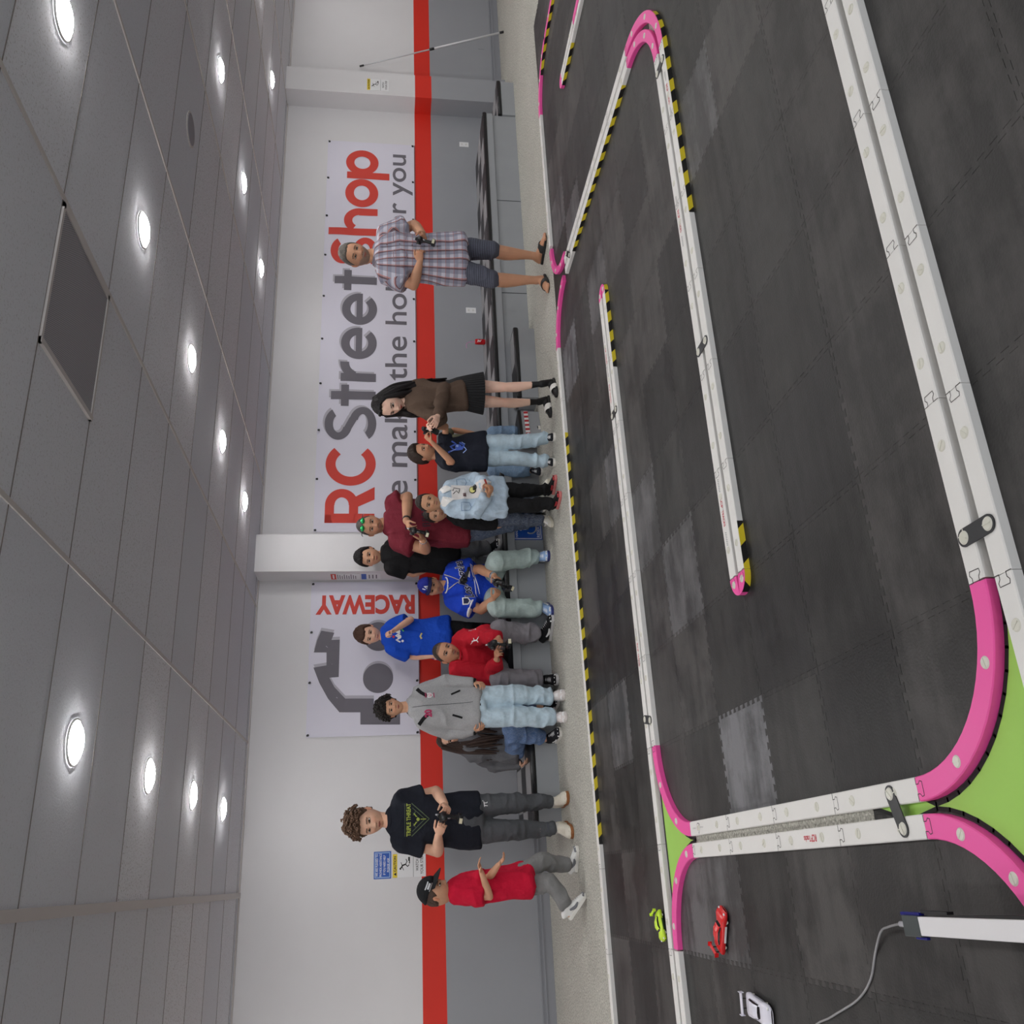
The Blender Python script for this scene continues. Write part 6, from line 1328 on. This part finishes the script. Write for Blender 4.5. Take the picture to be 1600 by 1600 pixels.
p.decal('shirt', long_line([(-.16, -.10), (.0, -.085), (.14, -.045), (.13, -.065), (-.05, -.115), (-.12, -.13)], .007), MW, p.P(.62), name='jersey_swash')
p.decal('shirt', poly2([(-.035, .035), (.035, .035), (.035, -.02), (0, -.045), (-.035, -.02)]), MW, p.J['shl']*.55+p.J['ell']*.45, name='sleeve_patch'); p.decal('shirt', poly2([(-.025, .025), (.025, .025), (.025, -.015), (0, -.03), (-.025, -.015)]), navy_, p.J['shl']*.55+p.J['ell']*.45, lift=.005, name='sleeve_patch')
cp = fab('cap_blue', (36, 46, 140)); LA = cat([long_line([(-.022, .03), (-.022, -.012), (.012, -.012)], .009), long_line([(-.014, -.03), (.004, .022), (.02, -.03)], .008), long_line([(-.008, -.010), (.014, -.010)], .007)])
p.cap(cp, fab('brim_navy', (20, 24, 66)), [(LA, MW, 0, .30, -4), (cat([poly2([(-.008, -.01), (.008, -.01), (.004, .01)])]), MW, 0, .17, 78)]); p.hair((40, 32, 30), .03, 'straight', .008, line=.05, burn=-.05)
lan = mat('lanyard_sand', (190, 184, 160), .6)
for q in (1, -1): p.decal('shirt', long_line([(q*.085, .145), (0, -.0)], .007), lan, p.P(.72, .005), lift=.010, name='lanyard')
p.decal('shirt', cat([disc2((0, 0), .036, 14), poly2([(.02, -.01), (.10, -.035), (.10, -.065), (.0, -.03)])]), M_black, p.P(.66, .005), lift=.016, name='lanyard_pendant')
for f_ in (.5,): 
    a, b_ = p.J['elr'], p.J['wrr']; c = b_-(b_-a)*.06; mk('wristwatch', *sweep([c-nrm(b_-a)*.013, c+nrm(b_-a)*.013], .036, n=18, cap=.1), M_metal, p.root, smooth=True)
p.shoes(mat('shoe_skyblue', (150, 180, 224), .6), mat('sole_navy', (40, 48, 110), .5), MW, MW, L=.165)
radio('black controller in the lap of the blue jersey man', mid(p)+np.array([.0, -.05, -.02]), (-.3, -.8, -.5), (.3, -.5, .8), 1.05)
# 10 blue t-shirt boy on the platform
p = new('bluetee', 'person in a bright blue printed t-shirt standing on the platform, finger at the mouth', -20, 16, 'light', .88, brow=(70, 46, 34), lips=(196, 120, 112), lid=1)
p.body((62, 20), hand_to=None); p.shirt(fab('bright_blue', (24, 74, 186)), hem=-.10, sw=2.05, sleeve=.78, box_=.6, infl=.018, flare=.08); p.trousers(fab('black', (22, 22, 24)), .058, .048, .042)
gr = mat('print_green', (96, 200, 110), .6)
p.decal('shirt', cat([long_line([(-.10, -.01), (-.08, .03), (-.06, -.01), (-.04, .035), (-.02, -.005), (.0, .04), (.02, .0)], .014), disc2((-.05, .0), .02, 10), disc2((0, .01), .02, 10), disc2((-.09, -.03), .012, 8)]), MW, p.P(.72, .02), name='print')
p.decal('shirt', cat([long_line([(.0, -.03), (.03, .0), (.05, -.04), (.07, .01), (.04, .03)], .013), disc2((.045, -.01), .022, 10)]), gr, p.P(.70, .02), lift=.004, name='print'); p.decal('shirt', disc2((-.05, .055), .012, 8), M_logo, p.P(.72, .02), lift=.004, name='print')
p.decal('shirt', long_line([(-.025, .0), (.0, .012), (.03, -.004)], .016), mat('print_gold', (196, 184, 120), .6), p.P(.36, -.02), name='print')
p.hair((70, 46, 34), .085, 'straight', .02, fringe=.10, burn=-.06); p.shoes(fab('shoe_black', (26, 27, 32)), M_sole, None)
# 11 red sweater man, seated
p = new('redman', 'person in a red sweater and grey trousers seated on the platform holding a controller', 4, 2, 'tan', 1.1, 1.1, 1.15, belly=.02, stache=.85, beardc=(50, 40, 36), stubble=.75, brow=(30, 24, 22))
p.body((48, 48)); rd = fab('crimson', (184, 26, 44)); p.shirt(rd, hem=-.02, sw=1.65, infl=.018, box_=.5, flare=.05, long=True, amp=.011, cuff=1.15, sc_=9); collar(p, rd, .038, .006, .012)
p.trousers(fab('cool_grey', (130, 126, 132)), .060, .055, .050, amp=.013)
jm = cat([disc2((-.004, .034), .006, 8), long_line([(-.002, .028), (.0, .0)], .010), long_line([(0, .024), (-.022, .045)], .005), long_line([(0, .02), (.02, .028)], .005), long_line([(0, .0), (.026, -.014)], .007), long_line([(0, .0), (-.012, -.014), (-.026, -.012)], .007)])
p.decal('shirt', jm, MW, p.P(.60, .085)+np.array([0, 0, 0.01]), name='chest_emblem')
p.decal('shirt', cat([long_line([(-.04+.022*i, -.009), (-.034+.022*i, .009), (-.026+.022*i, -.007)], .005) for i in range(4)]), MW, p.J['shr']*.5+p.J['elr']*.5, right=nrm(p.J['elr']-p.J['shr']), up=p.rv, out=(.35, -1, 0), name='sleeve_lettering')
p.hair((54, 46, 42), .008, 'short', .004, line=.04, burn=-.0)
p.shoes(fab('shoe_black3', (24, 24, 27)), mat('sole_greywhite', (196, 194, 194), .6), mat('lace_light', (200, 200, 204), .7), MW, L=.165)
radio('black controller held out by the red sweater man', mid(p)+np.array([.02, -.05, .0]), (.1, -1, 0), (0, .1, 1), 1.1)
# 12 varsity jacket boy
p = new('varsity', 'person with curly hair in a grey zip jacket marked 20 and light jeans', -4, 0, 'mid', .9, brow=(24, 20, 18), lips=(176, 92, 86))
p.body((34, 34)); gj = heather_mat('jacket_grey', (160, 160, 162), .12); p.shirt(gj, hem=-.03, sw=1.75, infl=.018, box_=.45, long=True, amp=.008, cuff=1.2)
p.trousers(lj, .058, .053, .045, amp=.013); bk = fab('rib_black', (24, 24, 26)); o = p.parts['shirt'][0]
hw = np.linalg.norm(p.J['hir']-p.J['hil'])/2+.055*p.H
p.ring('hem_band', bk, p.hip+up3()*-.005, (0, 0, 1), hw*1.03, .075*p.H, .035, o)
for q in 'rl': p.ring('cuff', bk, p.J['wr'+q]*.93+p.J['el'+q]*.07, p.J['wr'+q]-p.J['el'+q], .0255*p.H, .0255*p.H, .042, o); 
collar(p, bk, .042, .004, .014)
p.decal('shirt', long_line([(0, .26), (0, -.24)], .004), mat('zip_dark', (60, 60, 64), .4), p.P(.5), name='zip')
pr = mat('print_berry', (170, 44, 90), .6); p.decal('shirt', T('20', .060, .062, .05), pr, p.P(.74, -.075), name='jacket_number')
p.decal('shirt', poly2([(-.022, .022), (.022, .022), (.022, -.008), (0, -.026), (-.022, -.008)]), MW, p.P(.70, .075), name='crest'); p.decal('shirt', T('U', .022, .03, .03), pr, p.P(.70, .075), lift=.0045, name='crest'); 
p.decal('shirt', cat([long_line([(-.024, -.004), (.024, -.004)], .004), long_line([(-.022, .004), (.022, .004)], .004)]), pr, p.P(.70, .075)+np.array([0, 0, .034]), name='crest_lettering'); p.decal('shirt', long_line([(-.022, 0), (.022, 0)], .007), pr, p.P(.70, .075)+np.array([0, 0, -.034]), name='crest_lettering')
for sg in (1, -1):
    p.decal('shirt', long_line([(sg*.085, -.02), (sg*.115, -.10)], .016), bk, p.P(.42), name='pocket_slit')
    c = p.J['sh'+('r' if sg > 0 else 'l')]; p.decal('shirt', long_line([(-sg*.055, -.075), (-sg*.02, -.03), (sg*.02, .005)], .030), bk, c+np.array([-sg*.005, 0, 0]), lift=.003, name='shoulder_panel')
p.hair((34, 28, 26), .13, 'curly', .05, line=-.05, side_=.07, top=.05, burn=-.0, fringe=.05); p.curls((34, 28, 26), 300, .045, .03, reach=.24)
p.shoes(fab('shoe_offwhite', (206, 198, 196)), mat('sole_offwhite', (212, 206, 204), .6), MW, MW, L=.165)
# 13 seated woman with long hair
p = new('greytop', 'person with long brown hair and grey top seated on the low step', 6, 2, 'light', .85, .95, .95, brow=(50, 34, 28), lips=(190, 110, 104))
p.body((10, 14)); p.shirt(heather_mat('top_grey', (104, 104, 108), .1), hem=0, sw=1.55, infl=.012, long=True, amp=.011, cuff=1.0, sc_=11); p.trousers(denim_mat('blue', (64, 96, 142)), .054, .050, .042, amp=.012)
p.hair((52, 36, 30), .045, 'straight', .012, line=.04, back=-.5, burn=-.3)
nk = p.neck; p.locks((52, 36, 30), [nk+np.array([-.08, -.10, -.30]), nk+np.array([-.01, -.14, -.36]), nk+np.array([.06, -.12, -.30]), nk+np.array([-.12, .02, -.26])], ([(-.25, .1, .35), (-.1, .1, .42), (.25, .1, .35), (-.2, -.25, .3)], [(-.42, .08, -.25), (-.36, .25, -.4), (.40, .15, -.35), (-.36, -.2, -.3)]), .11, 12, jit=.028)
p.shoes(fab('shoe_black', (26, 27, 32)), M_sole, MW, MW, L=.165)
# 14 navy t-shirt man
p = new('navyman', 'person with curly brown hair in a navy graphic t-shirt and grey joggers', -22, 13, 'light', 1.02, 1.02, 1.0, brow=(62, 42, 32), lips=(170, 88, 80), stache=.35, beardc=(110, 76, 58))
p.body((46, 50)); p.shirt(fab('ink_navy', (27, 30, 40)), hem=-.08, sw=1.5, sleeve=.60, infl=.008, box_=.25, flare=.03, amp=.007); collar(p, fab('ink_navy', (27, 30, 40)), .038, 0, .008)
p.trousers(fab('charcoal', (82, 84, 88)), .052, .042, .029, amp=.012)
for q in 'rl':
    a, k = p.J['an'+q], p.J['kn'+q]; p.ring('ankle_cuff', fab('charcoal2', (74, 77, 84)), a+(k-a)*.16, k-a, .0285*p.H, .0285*p.H, .045, p.parts['trousers'][0]); p.ring('sock', fab('sock_white', (224, 222, 218)), a+(k-a)*.03, k-a, .0235*p.H, .0235*p.H, .075, p.root)
yg = mat('print_lime', (156, 170, 66), .6); yg2 = mat('print_dim', (78, 92, 66), .6)
rr3 = nrm(p.rv+np.array([0, 0, .0])); c = p.P(.68, -.0)
p.decal('shirt', T('TRIPLE THREAT', .25, .034, .03), yg, c+np.array([0, 0, .055]), name='print')
p.decal('shirt', cat([long_line([(-.125, .03), (0, -.11), (.125, .03)], .007), long_line([(-.09, .025), (0, -.075), (.09, .025)], .005), long_line([(-.125, .085), (.125, .085)], .003), long_line([(-.05, .02), (0, -.035), (.05, .02)], .006), long_line([(-.06, -.0), (-.03, .02)], .006), long_line([(.06, .0), (.03, .02)], .006)]), yg2, c, name='print')
p.decal('shirt', cat([disc2((0, -.02), .013, 12), long_line([(-.045, .012), (-.02, -.008)], .009), long_line([(.045, .012), (.02, -.008)], .009), long_line([(0, -.04), (0, -.085)], .006)]), yg, c, lift=.005, name='print')
p.decal('trousers', cat([long_line([(-.02, .008), (.02, .012)], .006), long_line([(-.010, .008), (-.014, -.018)], .006), long_line([(.008, .010), (.010, -.014), (.018, -.016)], .006), disc2((.026, .020), .004, 8)]), MW, p.J['hir']*.72+p.J['knr']*.28+np.array([.01, 0, 0]), name='print')
p.hair((84, 62, 46), .07, 'curly', .035, line=-.03, top=.07, burn=-.02, fringe=.03); p.curls((88, 64, 48), 280, .038, .18, 5, reach=.19)
p.shoes(fab('shoe_cream2', (226, 220, 206)), mat('sole_gum', (150, 96, 54), .6), mat('lace_cream', (206, 198, 180), .7), mat('panel_ivory', (210, 204, 186), .6), L=.168)
radio('black controller held by the navy t-shirt man with curly hair', mid(p)+np.array([.0, -.05, -.03]), (-.4, -1, 0), (.2, .1, 1), 1.08)
# 15 walking child
p = new('walker', 'person in a red t-shirt and black cap striding past the navy t-shirt man', 62, 16, 'mid', .88, roll=8, brow=(50, 36, 28))
p.rv = nrm(np.array([-.35, .93, 0]))*-1 if False else nrm(np.array([.45, .89, 0])); 
p.J['shr'] = p.J['shr']+np.array([0, .07, 0]); p.J['shl'] = p.J['shl']+np.array([0, -.09, 0])
p.body((18, 14)); p.shirt(fab('cherry', (190, 14, 50)), hem=-.10, sw=2.0, sleeve=.75, box_=.6, infl=.02, flare=.12, amp=.009); p.trousers(fab('track_grey', (124, 124, 124)), .058, .052, .042, amp=.011)
bc = fab('cap_black', (24, 25, 28)); p.cap(bc, bc, [(cat([long_line([(-.03, .016), (.03, .016)], .008), long_line([(-.022, .0), (.022, .0)], .014), long_line([(-.032, -.016), (.032, -.016)], .007)]), mat('emblem_silver', (200, 202, 206), .4), 0, .33, -50)]); p.hair((66, 48, 38), .02, 'straight', .008, line=.05, burn=-.06)
p.shoes(fab('shoe_white', (226, 226, 224)), M_sole, MW, mat('panel_grey', (120, 122, 128), .6), L=.18)
